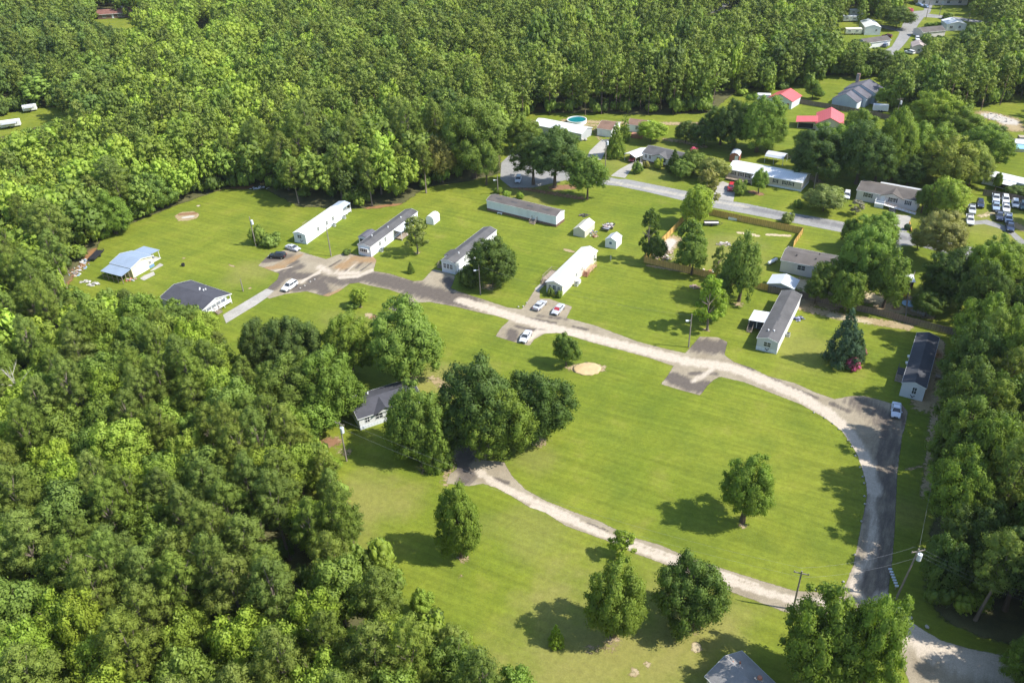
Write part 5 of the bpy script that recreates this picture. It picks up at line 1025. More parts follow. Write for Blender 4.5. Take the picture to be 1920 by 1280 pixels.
e, w, l = H3('ramp_house', 'white double-wide house with weathered grey roof and a long white wheelchair ramp', (1607.5, 356.5), (1722, 378), 3.1, 8.4, 3.1, 1.2, PINKW, SH_TAUPE, ov=.2, shut=SHUT,
    wins=[('S', 3.3, 1.5, 1.7, 1.2), ('S', 10.4, 1.5, 1.6, 1.2), ('S', 14.6, 1.5, .9, 1.2), ('S', 19.6, 1.4, .8, 1.2)], doors=[('S', 7.5, 1.1)])
m = MB(); m.prism([(7.0, 3.1), (13.0, 3.1), (10, 4.2)], 'y', -.5, 0); m.build('cross_gable', PINKW, e); MB().slab([(6.6, -.8, 3.06), (6.6, .6, 3.06), (10, 4.2, 4.4), (10, -.8, 4.4)][::-1], .12).slab([(13.4, -.8, 3.06), (13.4, .6, 3.06), (10, 4.2, 4.4), (10, -.8, 4.4)], .12).build('cross_roof', SH_TAUPE, e)
rm = MB(); deck(e, 6.0, -2.6, 8.6, -.05, 1.15, TRIM, 'WSE', name='ramp_landing')
m = MB(); m.slab([(8.6, -2.6, 1.15), (17.6, -2.6, .1), (17.6, -1.2, .1), (8.6, -1.2, 1.15)], .12); m.box(6.0, -2.62, 0, 8.6, -2.56, 1.1)
m.build('ramp', TRIM, e); m = MB()
for k in range(10):
    t_ = k/9; m.tube((8.6+9*t_, -2.6, 1.15-1.05*t_), (8.6+9*t_, -2.6, 2.05-1.05*t_), .05, n=4)
m.tube((8.6, -2.6, 2.05), (17.6, -2.6, 1.0), .05, n=4).tube((8.6, -2.6, 1.6), (17.6, -2.6, .55), .04, n=4); m.build('ramp_railing', M('orange_trim', (.72, .50, .38), .6), e)
MB().slab([(4.4, l+.1, 3.0), (16.5, l+.1, 3.0), (16.5, l+2.6, 2.7), (4.4, l+2.6, 2.7)], .08).build('back_porch_roof', MET_G, e)
e, w, l = H3('white_house', 'white house with grey shingle roof beside the two post carport', (1205, 286.5), (1292, 307), 2.9, 7.6, 2.9, 1.3, WHITE, SH_GREY, ov=.2, sk=BRICK, skz=.5, wins=[('S', 1.4, 1.4, .8, 1.2), ('S', 2.9, 1.4, .8, 1.2), ('S', 6.2, 1.3, 1.2, 1.3), ('S', 8.4, 1.3, 1.2, 1.3)], doors=[('S', 7.3, .6)])
m = MB(); m.prism([(4.2, 2.9), (9.6, 2.9), (6.9, 3.9)], 'y', -.6, 0); m.build('cross_gable', WHITE, e); MB().slab([(3.9, -.9, 2.9), (3.9, .6, 2.9), (6.9, 3.4, 4.12), (6.9, -.9, 4.12)][::-1], .12).slab([(9.9, -.9, 2.9), (9.9, .6, 2.9), (6.9, 3.4, 4.12), (6.9, -.9, 4.12)], .12).build('cross_roof', SH_GREY, e)
# carport left of it
a_ = Vector(P(1171, 287.5, 2.5)); b_ = Vector(P(1192, 296, 2.3)); d = b_-a_; e = empty('carport', (a_.x, a_.y, 0), math.atan2(d.y, d.x), label='white metal carport on thin posts at the end of a concrete driveway', cat='carport'); w = d.length; l = 8
gable(e, 0, 0, w, l, 2.3, .7, MET_W, .1); m = MB(); [m.tube((x_, y_, 0), (x_, y_, 2.3), .06, n=6) for x_ in (.1, w-.1) for y_ in (.1, 2.7, 5.3, 7.9)]; m.build('post', TRIM, e)
# white roofed house with pool
e, w, l = H3('white_roofed_house', 'grey house with bright white roof in front of the round pool', (1000, 233.5), (1090, 251), 2.8, 7.5, 2.8, 1.2, GREYS, MET_WX, ov=.25, wins=[('S', 11, 1.0, .8, 1.1), ('S', 13, 1.0, .8, 1.1), ('S', 2.5, 1.0, 1.0, 1.1)], doors=[('S', 9, .2)])
# pool
x, y = P(1081.5, 230); e = empty('above_ground_pool', (x, y, 0), 0, label='round above ground pool with green blue water behind the white roofed house', cat='pool'); m = MB(); n = 32; R0, R1 = 3.75, 3.6
ring = lambda r, z: [(r*math.cos(2*math.pi*i/n), r*math.sin(2*math.pi*i/n), z) for i in range(n)]
m.loft([ring(R0, 0), ring(R0, 1.25), ring(R0+.1, 1.27), ring(R0+.1, 1.33), ring(R1-.08, 1.33), ring(R1-.08, 1.2), ring(R1-.08, .1)], cap=False); m.build('pool_wall', TRIM, e, smooth=False)
MB().add(ring(R1-.07, 1.08), [list(range(n))]).build('water', M('pool_water', (.01, .20, .22), .08, spec=.6), e)
# brown roofed house
e, w, l = H3('brown_roofed_house', 'white house with brown shingle roof behind the narrow conifers', (1120, 240.5), (1146, 244), 2.8, 9, 2.8, 1.4, WHITE, SH_BROWN, ov=.25, wins=[], doors=[('S', 1.4, .1)], axis='x')
a_ = Vector(P(1120, 252)); 
gar = wbox(MB(), 'S', w, l, 2.4, 4.4, .05, 2.3, 0, .05).build('garage_door', TRIM, e)
x_, y_ = P(1150, 258); e2, _, _ = house('brown_roofed_annex', 'white gabled annex with brown roof right of the narrow conifers', 'house', (x_+6, y_+6, R(-28), 6.5, 6), 2.7, 1.2, WHITE, SH_BROWN, axis='x', ov=.2, wins=[('S', 3.6, 1.1, 1, 1.2)])
o = MB().box(0, 0, 0, 4, 2.2, 1.5).build('red_wooden_deck', WOODR); x_, y_ = P(1183, 259); o.location = (x_, y_, 0); o.rotation_euler = (0, 0, R(-20)); tag(o, 'red wooden deck block beside the gabled annex', 'deck')
# brown sheds
e = barn('small barn shaped shed with brown walls and pale roof behind the long home', 1367, 303, 3.2, 4.2, 2.2, 1.0, M('rust_red_siding', (.33, .12, .07), .7, 'siding'), MET_G, -24); door(e, 3.2, 4.2, 'S', 2.3, .1)
a_ = Vector(P(1434, 293, 2.4)); b_ = Vector(P(1469, 299, 2.4)); d = b_-a_; e = empty('carport', (a_.x, a_.y, 0), math.atan2(d.y, d.x), label='arched grey metal carport on white posts behind the long home', cat='carport'); w = d.length
prof = [(0, 2.4), (.7, 3.0), (1.8, 3.3), (3.2, 3.3), (4.3, 3.0), (5, 2.4)]; m = MB()
for (a0, z0), (a1, z1) in zip(prof[:-1], prof[1:]): m.slab([(0, a0, z0), (w, a0, z0), (w, a1, z1), (0, a1, z1)], .06)
m.build('roof', MET_G, e); m = MB(); [m.tube((q_, r_, 0), (q_, r_, 2.4), .06, n=6) for q_ in (.1, w/2, w-.1) for r_ in (.1, 4.9)]; m.build('post', TRIM, e)
# red roofed garage and house, grey house
a_ = Vector(P(1442, 184, 2.9)); b_ = Vector(P(1485, 191.5, 2.9)); d = b_-a_
e, w, l = house('red_roofed_garage', 'white garage with red metal roof and red door standing on the far lawn', 'garage', (a_.x, a_.y, math.atan2(d.y, d.x), d.length, 8.5), 3.2, 2.0, M('minty_white_siding', (.66, .72, .70), .6, 'siding'), MET_R, axis='y', ov=.4, fascia=None, wins=[('S', 2.2, 1.5, .8, .9), ('S', 6.0, 1.4, .8, .9)])
door(e, w, l, 'S', 8.0, .05, mat=DOORR)
o = MB(); e = empty('white_trailer_home', (*P(1419, 189), 0), R(-14), label='small white trailer with round windows left of the red roofed garage', cat='trailer'); MB().box(0, 0, .4, 5.2, 2.4, 2.5).build('body', WHITE, e, bevel=.15); window(e, 5.2, 2.4, 'S', 1.2, 1.3, .5, .5); window(e, 5.2, 2.4, 'S', 4.0, 1.3, .5, .5); MB().tube((1.5, -.02, .35), (1.5, .2, .35), .35, n=12).tube((3.6, -.02, .35), (3.6, .2, .35), .35, n=12).build('wheel', BLACK, e)
e = empty('red_roofed_house', (*P(1545, 246), 0), R(-20), label='low house with red metal gable roof behind the huge oaks', cat='house')
walls(e, 9, 12, 2.8, 2.2, TAN, 'y', 0, -3, 0); gable(e, -3, 0, 6, 12, 2.8, 2.2, MET_R, .4, 'y'); walls(e, 6.5, 6, 2.5, 0, TAN, 'b', 0, -9.5, 1.5, name='wing_wall'); MB().slab([(-10.2, .6, 2.5), (-2.6, .6, 3.1), (-2.6, 7.6, 3.1), (-10.2, 7.6, 2.5)], .1).build('wing_roof', MET_R, e)
wbox(MB(), 'S', 9, 12, -9.2, -4, .2, 2.0, -1.49, -1.4).build('porch_shade', INSHADE, e)  # near-black slab painted as the shade under the wing roof
a_ = Vector(P(1561, 184, 3.2)); b_ = Vector(P(1601, 191, 3.2)); d = b_-a_; e = empty('blue_grey_house', (a_.x, a_.y, 0), math.atan2(d.y, d.x), label='blue grey house with three stepped slate roofs behind the wooden fence', cat='house'); w = 9.6
for k, (y0_, l_, hh_) in enumerate(((0, 5.5, 3.0), (5.5, 5.5, 3.5), (11, 9, 4.1))):
    walls(e, w+(0 if k == 0 else 1.5*k), l_, hh_, 2.6, BLUES, 'y', 0, 0, y0_, name='wall'); gable(e, 0, y0_+.25, w+1.5*k, y0_+l_-.25, hh_, 2.6, SH_SLATE, .25, 'y')
wbox(MB(), 'E', w, 20, 1, 4.5, .05, 2.4, 0, .05).build('garage_door', TRIM, e)
MB().box(1.0, 19.5, 0, 2.2, 20.6, 8.2).build('chimney', BRICK, e)
e = empty('cargo_trailer', (*P(1636, 210), 0), R(-17), label='white enclosed cargo trailer by the fence below the blue grey house', cat='trailer'); MB().box(0, 0, .5, 5.4, 2.3, 2.7).build('body', WHITE, e, bevel=.1); MB().tube((2.2, -.05, .4), (2.2, .2, .4), .38, n=12).tube((3.2, -.05, .4), (3.2, .2, .4), .38, n=12).build('wheel', BLACK, e)
# right edge
a_ = Vector(P(1845, 328, 2.8)); b_ = Vector(P(1908, 343, 2.8)); d = (b_-a_).normalized()
e, w, l = house('long_trailer_home', 'long home with pale grey metal roof beyond the truck lot', 'mobile home', (a_.x, a_.y, math.atan2(d.y, d.x), 22, 4.6), 2.9, .6, M('bluish_white_siding'), MET_WX, axis='x', ov=.15, wins=[('S', 2.6, 1.3, .8, 1)])
MB().slab([(4, -2.6, 2.4), (9.6, -2.6, 2.4), (9.6, .3, 2.95), (4, .3, 2.95)], .08).build('porch_roof', MET_WX, e); MB().box(4, -.08, .2, 9.6, -.0, 2.3).build('porch_shade', INSHADE, e)  # dark slab on the wall stands for the shade below the porch roof
e, w, l = house('trailer_home', 'white flat home at the right edge above the long pale roof', 'mobile home', (*P(1893, 284), R(-16), 20, 4.4), 2.8, .5, WHITE, MET_WX, axis='x', ov=.15, wins=[('S', 1.6, 1.2, .8, 1), ('S', 4.2, 1.2, .8, 1)])
MB().slab([(0, -3.2, 2.2), (3.6, -3.2, 2.2), (3.6, -.2, 2.6), (0, -.2, 2.6)], .07).build('awning', M('sky_blue_tarp', (.30, .55, .72), .5), e)
o = MB(); e = empty('box_truck_body', (*P(1908, 272), 0), R(-14), label='old tan box body on wheels at the right edge', cat='truck'); MB().box(0, 0, .7, 6, 2.4, 2.7).build('box', M('old_tan_paint', (.42, .36, .27), .7, 'ribx'), e); MB().tube((1, -.02, .5), (1, .25, .5), .48, n=12).tube((4.6, -.02, .5), (4.6, .25, .5), .48, n=12).build('wheel', BLACK, e)
# far group
e, w, l = house('far_brown_roofed_house', 'lonely house with red brown roof in a clearing at the top left', 'house', (*P(184, 37), R(8), 24, 8), 3.0, 1.8, M('brown_brick_wall', (.20, .12, .09), .8), M('red_brown_shingles', (.24, .11, .085), .9, 'shingle'), axis='x', ov=.6, wins=[('S', 4, .9, 2, 1.4), ('S', 14, .9, 4, 1.4)], doors=[('S', 9, .1)])
MB().box(14.5, 3, 0, 15.8, 4.2, 6.3).build('chimney', BRICK, e)
e, w, l = house('far_grey_roofed_house', 'wide pale house with grey roof at the top right edge above the far lawn', 'house', (*P(1720, 10), R(-11), 26, 10), 3.0, 2.0, PINKW, SH_SLATE, axis='x', ov=.4, wins=[('S', 3, 1, 1.4, 1.4), ('S', 10, 1, 1.4, 1.4), ('S', 16, 1, 1.4, 1.4), ('S', 22, 1, 1.6, 1.4)], doors=[('S', 13, .2)])
e, w, l = house('far_white_garage', 'white metal building with arched roof beside the far street', 'garage', (*P(1620, 66), R(-10), 7.5, 14), 3.6, 1.2, WHITE, MET_W, axis='y', ov=.1, fascia=None, wins=[('S', 5.4, 1.8, .8, 1.0)])
e, w, l = house('far_grey_roofed_shed', 'low building with brown grey roof beside the red truck', 'house', (*P(1622, 92), R(18), 14, 7), 2.6, 1.2, WHITE, SH_TAUPE, axis='x', ov=.3, wins=[('S', 3, 1, 1, 1)])
e, w, l = house('far_taupe_roofed_house', 'low house with taupe roof right of the far street', 'house', (*P(1729, 72), R(10), 12, 8), 2.7, 1.4, PINKW, SH_TAUPE, axis='x', ov=.3, wins=[('S', 3, 1, 1, 1)])
e, w, l = house('far_tan_roofed_shed', 'tan shed with pinkish roof near the far street', 'shed', (*P(1708, 100), R(-20), 6, 9), 2.8, 1.2, TAN, M('pinkish_tan_roof', (.46, .38, .34), .8, 'shingle'), axis='y', ov=.2, fascia=None, wins=[('S', 3, 1, 1, 1)])
e, w, l = house('far_white_house', 'small white house with white roof half hidden at the right of the far lawn', 'house', (*P(1774, 58), R(-8), 9, 10), 3, 1.2, WHITE, MET_W, axis='y', ov=.2, fascia=None, wins=[('S', 2, 1.1, 1.4, 1.2), ('S', 6, 1.1, 1, 1.2)])
for q in ((1580, 42, 'white camper beside the far dark tree', WHITE), (1584, 66, 'cream camper in the far back yard', CREAM), (1592, 30, 'pale camper behind the first far camper', WHITE)):
    e = empty('camper', (*P(q[0], q[1]), 0), R(-8), label=q[2], cat='camper'); MB().box(0, 0, .5, 8, 2.6, 3.1).build('body', q[3], e, bevel=.25); window(e, 8, 2.6, 'S', 2, 1.6, 1.2, .7); window(e, 8, 2.6, 'S', 5.6, 1.6, 1.2, .7); MB().tube((3.5, -.02, .4), (3.5, .2, .4), .4, n=10).tube((4.6, -.02, .4), (4.6, .2, .4), .4, n=10).build('wheel', BLACK, e)
# two campers in the left field
for q in ((2, 243, 'white camper with awning in the far left field', 7.5), (44, 212, 'smaller white camper at the back of the far left field', 5.5)):
    e = empty('camper', (*P(q[0], q[1]), 0), R(20), label=q[2], cat='camper'); MB().box(0, 0, .5, q[3], 2.5, 2.9).build('body', WHITE, e, bevel=.25); window(e, q[3], 2.5, 'S', 1.6, 1.5, 1.1, .7); window(e, q[3], 2.5, 'S', q[3]-1.6, 1.5, 1.1, .7); MB().slab([(1, -2.2, 2.3), (q[3]-1, -2.2, 2.3), (q[3]-1, 0, 2.7), (1, 0, 2.7)], .04).build('awning', GREYS, e); MB().tube((3, -.02, .4), (3, .2, .4), .4, n=10).build('wheel', BLACK, e)
# ---------------------------------------------------------------- vehicles
TYRE = M('tyre_rubber', (.02, .02, .022), .85); RIM = M('wheel_rim', (.45, .46, .48), .35, metal=.7); LAMP = M('headlamp_glass', (.75, .77, .8), .15); TAIL = M('tail_lamp', (.45, .02, .02), .25); CHROME = M('grille_dark', (.05, .05, .055), .35)
def lerp(a, b_, t): return a+(b_-a)*t
def vehicle_mesh(kind):
    """x forward, y left. returns list of (name, MB, material key, parent index)"""
    if kind == 'sedan': Lh, W, prof, cab, H = 2.35, .92, [(-2.35, .45, .78), (-2.28, .30, .98), (-1.6, .26, 1.03), (-.9, .24, 1.0), (.8, .24, .98), (1.5, .26, .90), (2.2, .30, .74), (2.36, .42, .60)], [(-1.75, 1.0), (-.95, 1.40), (.25, 1.43), (1.15, .97)], 1.43
    elif kind == 'suv': Lh, W, prof, cab, H = 2.4, .97, [(-2.4, .50, 1.0), (-2.33, .36, 1.15), (-1.6, .32, 1.18), (-.9, .30, 1.16), (.9, .30, 1.14), (1.6, .32, 1.08), (2.25, .38, .95), (2.42, .5, .75)], [(-2.32, 1.14), (-2.0, 1.72), (.35, 1.76), (1.2, 1.12)], 1.76
    else: Lh, W, prof, cab, H = 2.85, .99, [(-2.85, .6, 1.02), (-2.8, .5, 1.12), (-1.0, .42, 1.12), (-.7, .42, 1.18), (1.0, .42, 1.18), (1.6, .44, 1.14), (2.7, .5, 1.02), (2.87, .6, .85)], [(-.95, 1.14), (-.75, 1.80), (.55, 1.83), (1.25, 1.15)], 1.83
    def ring(x, zl, zh):
        t = abs(x)/Lh; w_ = W*(1-.14*max(0, t-.75)*4*.6)
        return [(x, -w_*.96, zl), (x, -w_, lerp(zl, zh, .45)), (x, -w_*.985, zh-.10), (x, -w_*.86, zh), (x, 0, zh+.035), (x, w_*.86, zh), (x, w_*.985, zh-.10), (x, w_, lerp(zl, zh, .45)), (x, w_*.96, zl)]
    body = MB().loft([ring(*p) for p in prof])
    if kind == 'pickup':
        bed = MB().box(-2.72, -.80, 1.125, -1.05, .80, 1.165)
        rim_ = MB(); body.box(-2.8, -.98, 1.1, -1.0, -.86, 1.36); body.box(-2.8, .86, 1.1, -1.0, .98, 1.36); body.box(-2.84, -.98, 1.1, -2.74, .98, 1.36)
    def cring(x, z0, z1, wf):
        return [(x, -W*.9, z0), (x, -W*wf, z1), (x, W*wf, z1), (x, W*.9, z0)]
    (x0, z0), (x1, z1), (x2, z2), (x3, z3) = cab
    g = MB(); gl = [(x0, -W*.88, z0-.04), (x0, W*.88, z0-.04), (x1, W*.70, z1-.05), (x1, -W*.70, z1-.05), (x3, -W*.88, z3-.04), (x3, W*.88, z3-.04), (x2, W*.70, z2-.05), (x2, -W*.70, z2-.05)]
    g.add(gl, [(0, 3, 2, 1), (4, 5, 6, 7), (0, 4, 7, 3), (1, 2, 6, 5), (3, 7, 6, 2)])
    r = MB(); k = .05; r.add([(x1-.05, -W*.72, z1-.06), (x1-.05, W*.72, z1-.06), (x2+.05, W*.72, z2-.06), (x2+.05, -W*.72, z2-.06), (x1+.08, -W*.62, z1+.02), (x1+.08, W*.62, z1+.02), (x2-.1, W*.62, z2+.02), (x2-.1, -W*.62, z2+.02)],
        [(4, 7, 6, 5), (0, 4, 5, 1), (1, 5, 6, 2), (2, 6, 7, 3), (3, 7, 4, 0), (0, 1, 2, 3)])
    for s in (-1, 1):   # pillars
        for (xa, za, xb, zb) in ((x0, z0, x1, z1), (x3, z3, x2, z2)): r.tube((xa, s*W*.89, za-.03), (xb, s*W*.715, zb-.05), .045, n=5)
        xm = (x1+x2)/2-.05; r.tube((xm, s*W*.9, lerp(z0, z3, .5)-.03), (xm, s*W*.715, (z1+z2)/2-.05), .045, n=5)
    parts = [('body', body, 'paint', .03), ('window_glass', g, GLASS, 0), ('roof', r, 'paint', 0)]
    if kind == 'pickup': parts.append(('cargo_bed', bed, M('bed_liner', (.05, .05, .055), .8), 0))
    wr = {'sedan': .33, 'suv': .37, 'pickup': .40}[kind]; wx = Lh*.62
    wheels = [(sx*wx+(.05 if sx > 0 else -.02), sy*(W-.1), wr) for sx in (-1, 1) for sy in (-1, 1)]
    lights = [('headlight', (Lh-.06, s*W*.68, prof[-2][2]-.12), LAMP) for s in (-1, 1)]+[('taillight', (-Lh+.03, s*W*.74, prof[0][2]-.02), TAIL) for s in (-1, 1)]
    return parts, wheels, wr, lights, (Lh, W, prof, cab)
CARP = {}
def car(kind, color, mid, front, label, group=None, z=.7, cat=None, shade=None):
    x, y = P(*mid, z); fx, fy = P(*front, z); a = math.atan2(fy-y, fx-x)
    if kind not in CARP: 
        CARP[kind] = [vehicle_mesh(kind), None]
    (parts, wheels, wr, lights, (Lh, W, prof, cab)), proto = CARP[kind]
    nm = {'sedan': 'parked_sedan', 'suv': 'parked_suv', 'pickup': 'pickup_truck'}[kind]; cat = cat or {'sedan': 'car', 'suv': 'car', 'pickup': 'pickup truck'}[kind]
    pm = paint('car_paint_%02d_%02d_%02d' % tuple(int(c*99) for c in color), color)
    if proto is None:
        e = empty(nm, (x, y, 0), a)
        for n_, mb, mt, bv in parts: mb.build(n_, pm if mt == 'paint' else mt, e, smooth=False, bevel=bv)
        for (wx_, wy, r_) in wheels:
            s = 1 if wy > 0 else -1; t = MB().tube((0, -.11, 0), (0, .11, 0), r_, n=16).build('wheel', TYRE, e); t.location = (wx_, wy, r_)
            q = MB().tube((0, s*.105, 0), (0, s*.125, 0), r_*.62, n=12).build('rim', RIM, t)
        for n_, p, mt in lights: MB().box(-.06, -.16, -.07, .06, .16, .07).build(n_, mt, e).location = p
        MB().box(-.03, -W*.42, -.1, .04, W*.42, .12).build('grille', CHROME, e).location = (Lh-.02, 0, .55)
        for s in (-1, 1): MB().box(-.08, -.09, -.06, .08, .09, .07).build('wing_mirror', pm, e).location = (cab[3][0]-.3, s*(W+.08), cab[3][1]+.02)
        CARP[kind][1] = e
    else:
        e = copy_tree(proto); e.location = (x, y, 0); e.rotation_euler = (0, 0, a)
        for o in e.children:
            if o.name.split('.')[0] in ('body', 'roof', 'wing_mirror'):
                o.data = o.data.copy(); o.data.materials[0] = pm
    tag(e, label, cat, group)
    if shade: MB().add([(cab[3][0]-.02, -W*.78, cab[3][1]+.01), (cab[3][0]-.02, W*.78, cab[3][1]+.01), (cab[2][0]+.04, W*.64, cab[2][1]-.06), (cab[2][0]+.04, -W*.64, cab[2][1]-.06)], [(0, 1, 2, 3)]).build('sun_shade', shade, e)
    return e
SILV = (.50, .51, .54); WHT = (.80, .80, .80); NAVY = (.035, .05, .10); BLK = (.018, .02, .026); CHAR = (.10, .115, .14); REDC = (.55, .02, .03)
car('sedan', SILV, (1012, 571), (1022, 561.5), 'silver sedan parked left of the other silver sedan at the cream mobile home')
car('sedan', SILV, (1046.5, 579), (1037, 589.5), 'silver sedan with a red windscreen shade parked at the cream mobile home', shade=M('red_sun_shade', (.38, .04, .05), .6))
car('sedan', (.60, .62, .66), (985.5, 630), (977.5, 642.3), 'silver sedan parked alone on the pad below the gravel road')
car('sedan', SILV, (549, 464), (561, 467.5), 'silver sedan parked at the corner of the all white mobile home')
car('suv', BLK, (520, 479), (507.5, 478.5), 'black car parked on the dark pad left of the dirt parking area')
car('suv', WHT, (543, 536), (528.8, 545.5), 'white off-road car parked across the asphalt by the concrete drive')
car('sedan', (.66, .70, .78), (1680.7, 768), (1680, 782), 'white car parked in dappled shade in front of the dark roofed mobile home')
car('suv', WHT, (1588, 366), (1585.5, 377), 'white van parked beside the ramp house')
car('pickup', BLK, (1671, 402), (1668, 411), 'dark pickup parked on the concrete drive below the ramp')
car('suv', REDC, (1371, 351), (1369, 358), 'red car parked under the round shrub at the long home')
car('suv', (.55, .60, .68), (972, 336), (970, 342), 'pale car parked on the turning circle under the oaks')
car('suv', (.32, .03, .05), (1185, 297), (1183, 303), 'dark red car parked inside the white carport')
VN = 'trucks and cars parked in the grassy lot'
for kind, col, px, py, lab in [('suv', NAVY, 1838, 382, 'navy blue car standing alone left of the truck rows'), ('pickup', (.55, .57, .6), 1822, 393, 'silver pickup half under the yellow green oak'),
    ('pickup', WHT, 1818.5, 413, 'white pickup nearest to the street in the left row'), ('pickup', (.62, .66, .72), 1867, 371.5, 'silver white pickup at the back left of the truck rows'), ('pickup', (.33, .42, .55), 1867, 387, 'steel blue pickup behind the silver white pickup'),
    ('suv', WHT, 1885.5, 374, 'white wagon at the back of the middle row'), ('pickup', WHT, 1886, 390, 'white pickup in the middle of the middle row'), ('suv', (.74, .74, .74), 1903.6, 382, 'white car standing right of the middle row'),
    ('pickup', (.06, .07, .11), 1873.6, 405, 'dark blue pickup with dark hood left of a silver one'), ('pickup', (.55, .6, .7), 1890.5, 410, 'silver pickup between the dark blue pickup and the navy pickup'), ('pickup', NAVY, 1893.8, 425, 'navy pickup closest to the track in the front row'), ('suv', (.05, .12, .11), 1919, 386, 'dark green car cut off by the right edge of the photo')]:
    car(kind, col, (px, py), (px+1.2, py+10), lab, group=None)
for kind, col, px, py, fx, fy, lab in [('pickup', (.5, .02, .03), 1659, 74, 1665, 77, 'bright red truck beside the far street'), ('suv', (.12, .16, .24), 1660, 85, 1664, 81, 'dark blue grey car below the red truck'), ('suv', (.16, .03, .03), 1663, 68, 1656, 67, 'dark maroon car above the red truck'),
    ('sedan', (.10, .16, .3), 1721, 58, 1727, 60, 'blue car on the lawn right of the far street'), ('suv', WHT, 1706, 98, 1702, 97, 'white car under the trees by the tan shed'), ('sedan', (.3, .42, .66), 1724, 9, 1720, 8, 'light blue car at the wide pale house'), ('sedan', (.35, .46, .66), 1735, 12, 1731, 11, 'second light blue car parked right of the first at the wide pale house'), ('suv', (.74, .74, .74), 1720, 73, 1722, 79, 'white van in the yard right of the far street')]:
    car(kind, col, (px, py), (fx, fy), lab)
e = car('pickup', (.5, .46, .38), (1612, 192), (1610, 197), 'beige truck parked at the blue grey house garage')
# ---------------------------------------------------------------- fences
def fence(name, label, pts, h, mat, sec=2.4, pm=None, z=0, rails=True, gap=0):
    w_ = [P(*p) if not gap else p for p in pts]; e = empty(name, (w_[0][0], w_[0][1], 0), label=label, cat='fence')
    for (ax, ay), (bx, by) in zip(w_[:-1], w_[1:]):
        Ls = math.hypot(bx-ax, by-ay); n = max(1, round(Ls/sec)); a = math.atan2(by-ay, bx-ax); dx, dy = (bx-ax)/Ls, (by-ay)/Ls
        for k in range(n):
            q = MB(); s_ = Ls/n; hh = h+rng.uniform(-.04, .04); nb = int(s_/.145)
            for i in range(nb): o_ = i*s_/nb; q.box(o_, -.012+rng.uniform(-.006, .006), .04, o_+s_/nb-.012, .014, hh+rng.uniform(-.015, .015))
            q.box(0, .016, .35, s_, .06, .44); q.box(0, .016, h-.4, s_, .06, h-.31)
            o = q.build('fence_panel', mat, e); o.location = (ax+dx*s_*k-w_[0][0], ay+dy*s_*k-w_[0][1], 0); o.rotation_euler = (0, 0, a)
            p = MB().box(-.05, .06, 0, .05, .16, h+.03).build('fence_post', pm or mat, e); p.location = o.location; p.rotation_euler = o.rotation_euler
    return e
fence('wooden_fence', 'new yellow wooden privacy fence wrapping the corner yard along the street', [(1325, 402), (1400, 418), (1504, 439), (1487, 464)], 2.0, WOODY)
fence('wooden_fence', 'new yellow wooden fence running diagonally from the street to the yard corner', [(1288, 408), (1262, 436), (1236, 462), (1207, 492)], 2.0, WOODY)
fence('wooden_fence', 'new yellow wooden fence in front of the debris at the bottom of the yard', [(1207, 492), (1262, 505), (1330, 521), (1400, 537), (1439, 546)], 1.9, WOODY)
fence('wooden_fence', 'dark weathered wooden fence behind the grey and dark roofed mobile homes', [(1439, 548), (1490, 556), (1560, 573), (1640, 590), (1696, 605), (1760, 622), (1800, 632)], 1.8, WOODG, sec=2.6)
fence('wooden_fence', 'short side fence running from the white roofed outbuilding to the back fence', [(1712, 521), (1700, 560), (1696, 604)], 1.9, M('pale_grey_wood', (.38, .34, .32), .8, 'wood'))
fence('wooden_fence', 'long grey brown fence between the red roofed houses and the blue grey house', [(1494, 194), (1560, 205), (1640, 219), (1660, 224), (1735, 242)], 1.9, WOODG, sec=3)
fence('wooden_fence', 'dark fence along the back of the truck lot', [(1842, 366), (1900, 376), (1960, 390)], 1.9, WOODG, sec=3)
# low white rail by the mobile home, guard rail line on the lawn
# outbuilding with white flat roof
e = empty('playhouse_shed', (*P(1680, 542), 0), R(-13), label='open wooden shed with flat white roof standing in the back yard', cat='shed'); m = MB()
for q_ in (0, 3.6):
    for r_ in (0, 2.8): m.box(q_, r_, 0, q_+.12, r_+.12, 2.4)
m.build('post', WOODY, e); MB().box(0, 2.7, 0, 3.7, 2.8, 2.3).box(3.62, 0, 0, 3.7, 2.8, 2.3).box(0, 0, 0, .08, 2.8, 2.3).build('wall', WOODR, e); MB().slab([(-.3, -.4, 2.45), (4.0, -.4, 2.45), (4.0, 3.2, 2.75), (-.3, 3.2, 2.75)], .08).build('roof', MET_WX, e)
# orange gate wings
for q_, lab in (((1650, 421), (1660, 412), 'left orange timber wing wall at the concrete driveway'),  ((1704, 421), (1709, 436), 'right orange timber wing wall at the concrete driveway'), ((1625, 417), (1631, 419), 'short orange timber stub on the lawn beside the driveway')) and [(((1650, 421), (1660, 412)), 'left orange timber wing wall at the concrete driveway'), (((1704, 421), (1709, 436)), 'right orange timber wing wall at the concrete driveway'), (((1625, 417), (1631, 419)), 'short orange timber stub on the lawn beside the driveway')]:
    a_ = P(*q_[0]); b_ = P(*q_[1]); L_ = math.hypot(b_[0]-a_[0], b_[1]-a_[1]); m = MB(); m.prism([(0, 0), (L_, 0), (L_, .6), (0, 1.1)], 'y', -.1, .1)
    o = m.build('timber_wing_wall', M('orange_timber', (.66, .36, .10), .7, 'wood')); o.location = (*a_, 0); o.rotation_euler = (0, 0, math.atan2(b_[1]-a_[1], b_[0]-a_[0])); tag(o, lab, 'wing wall')
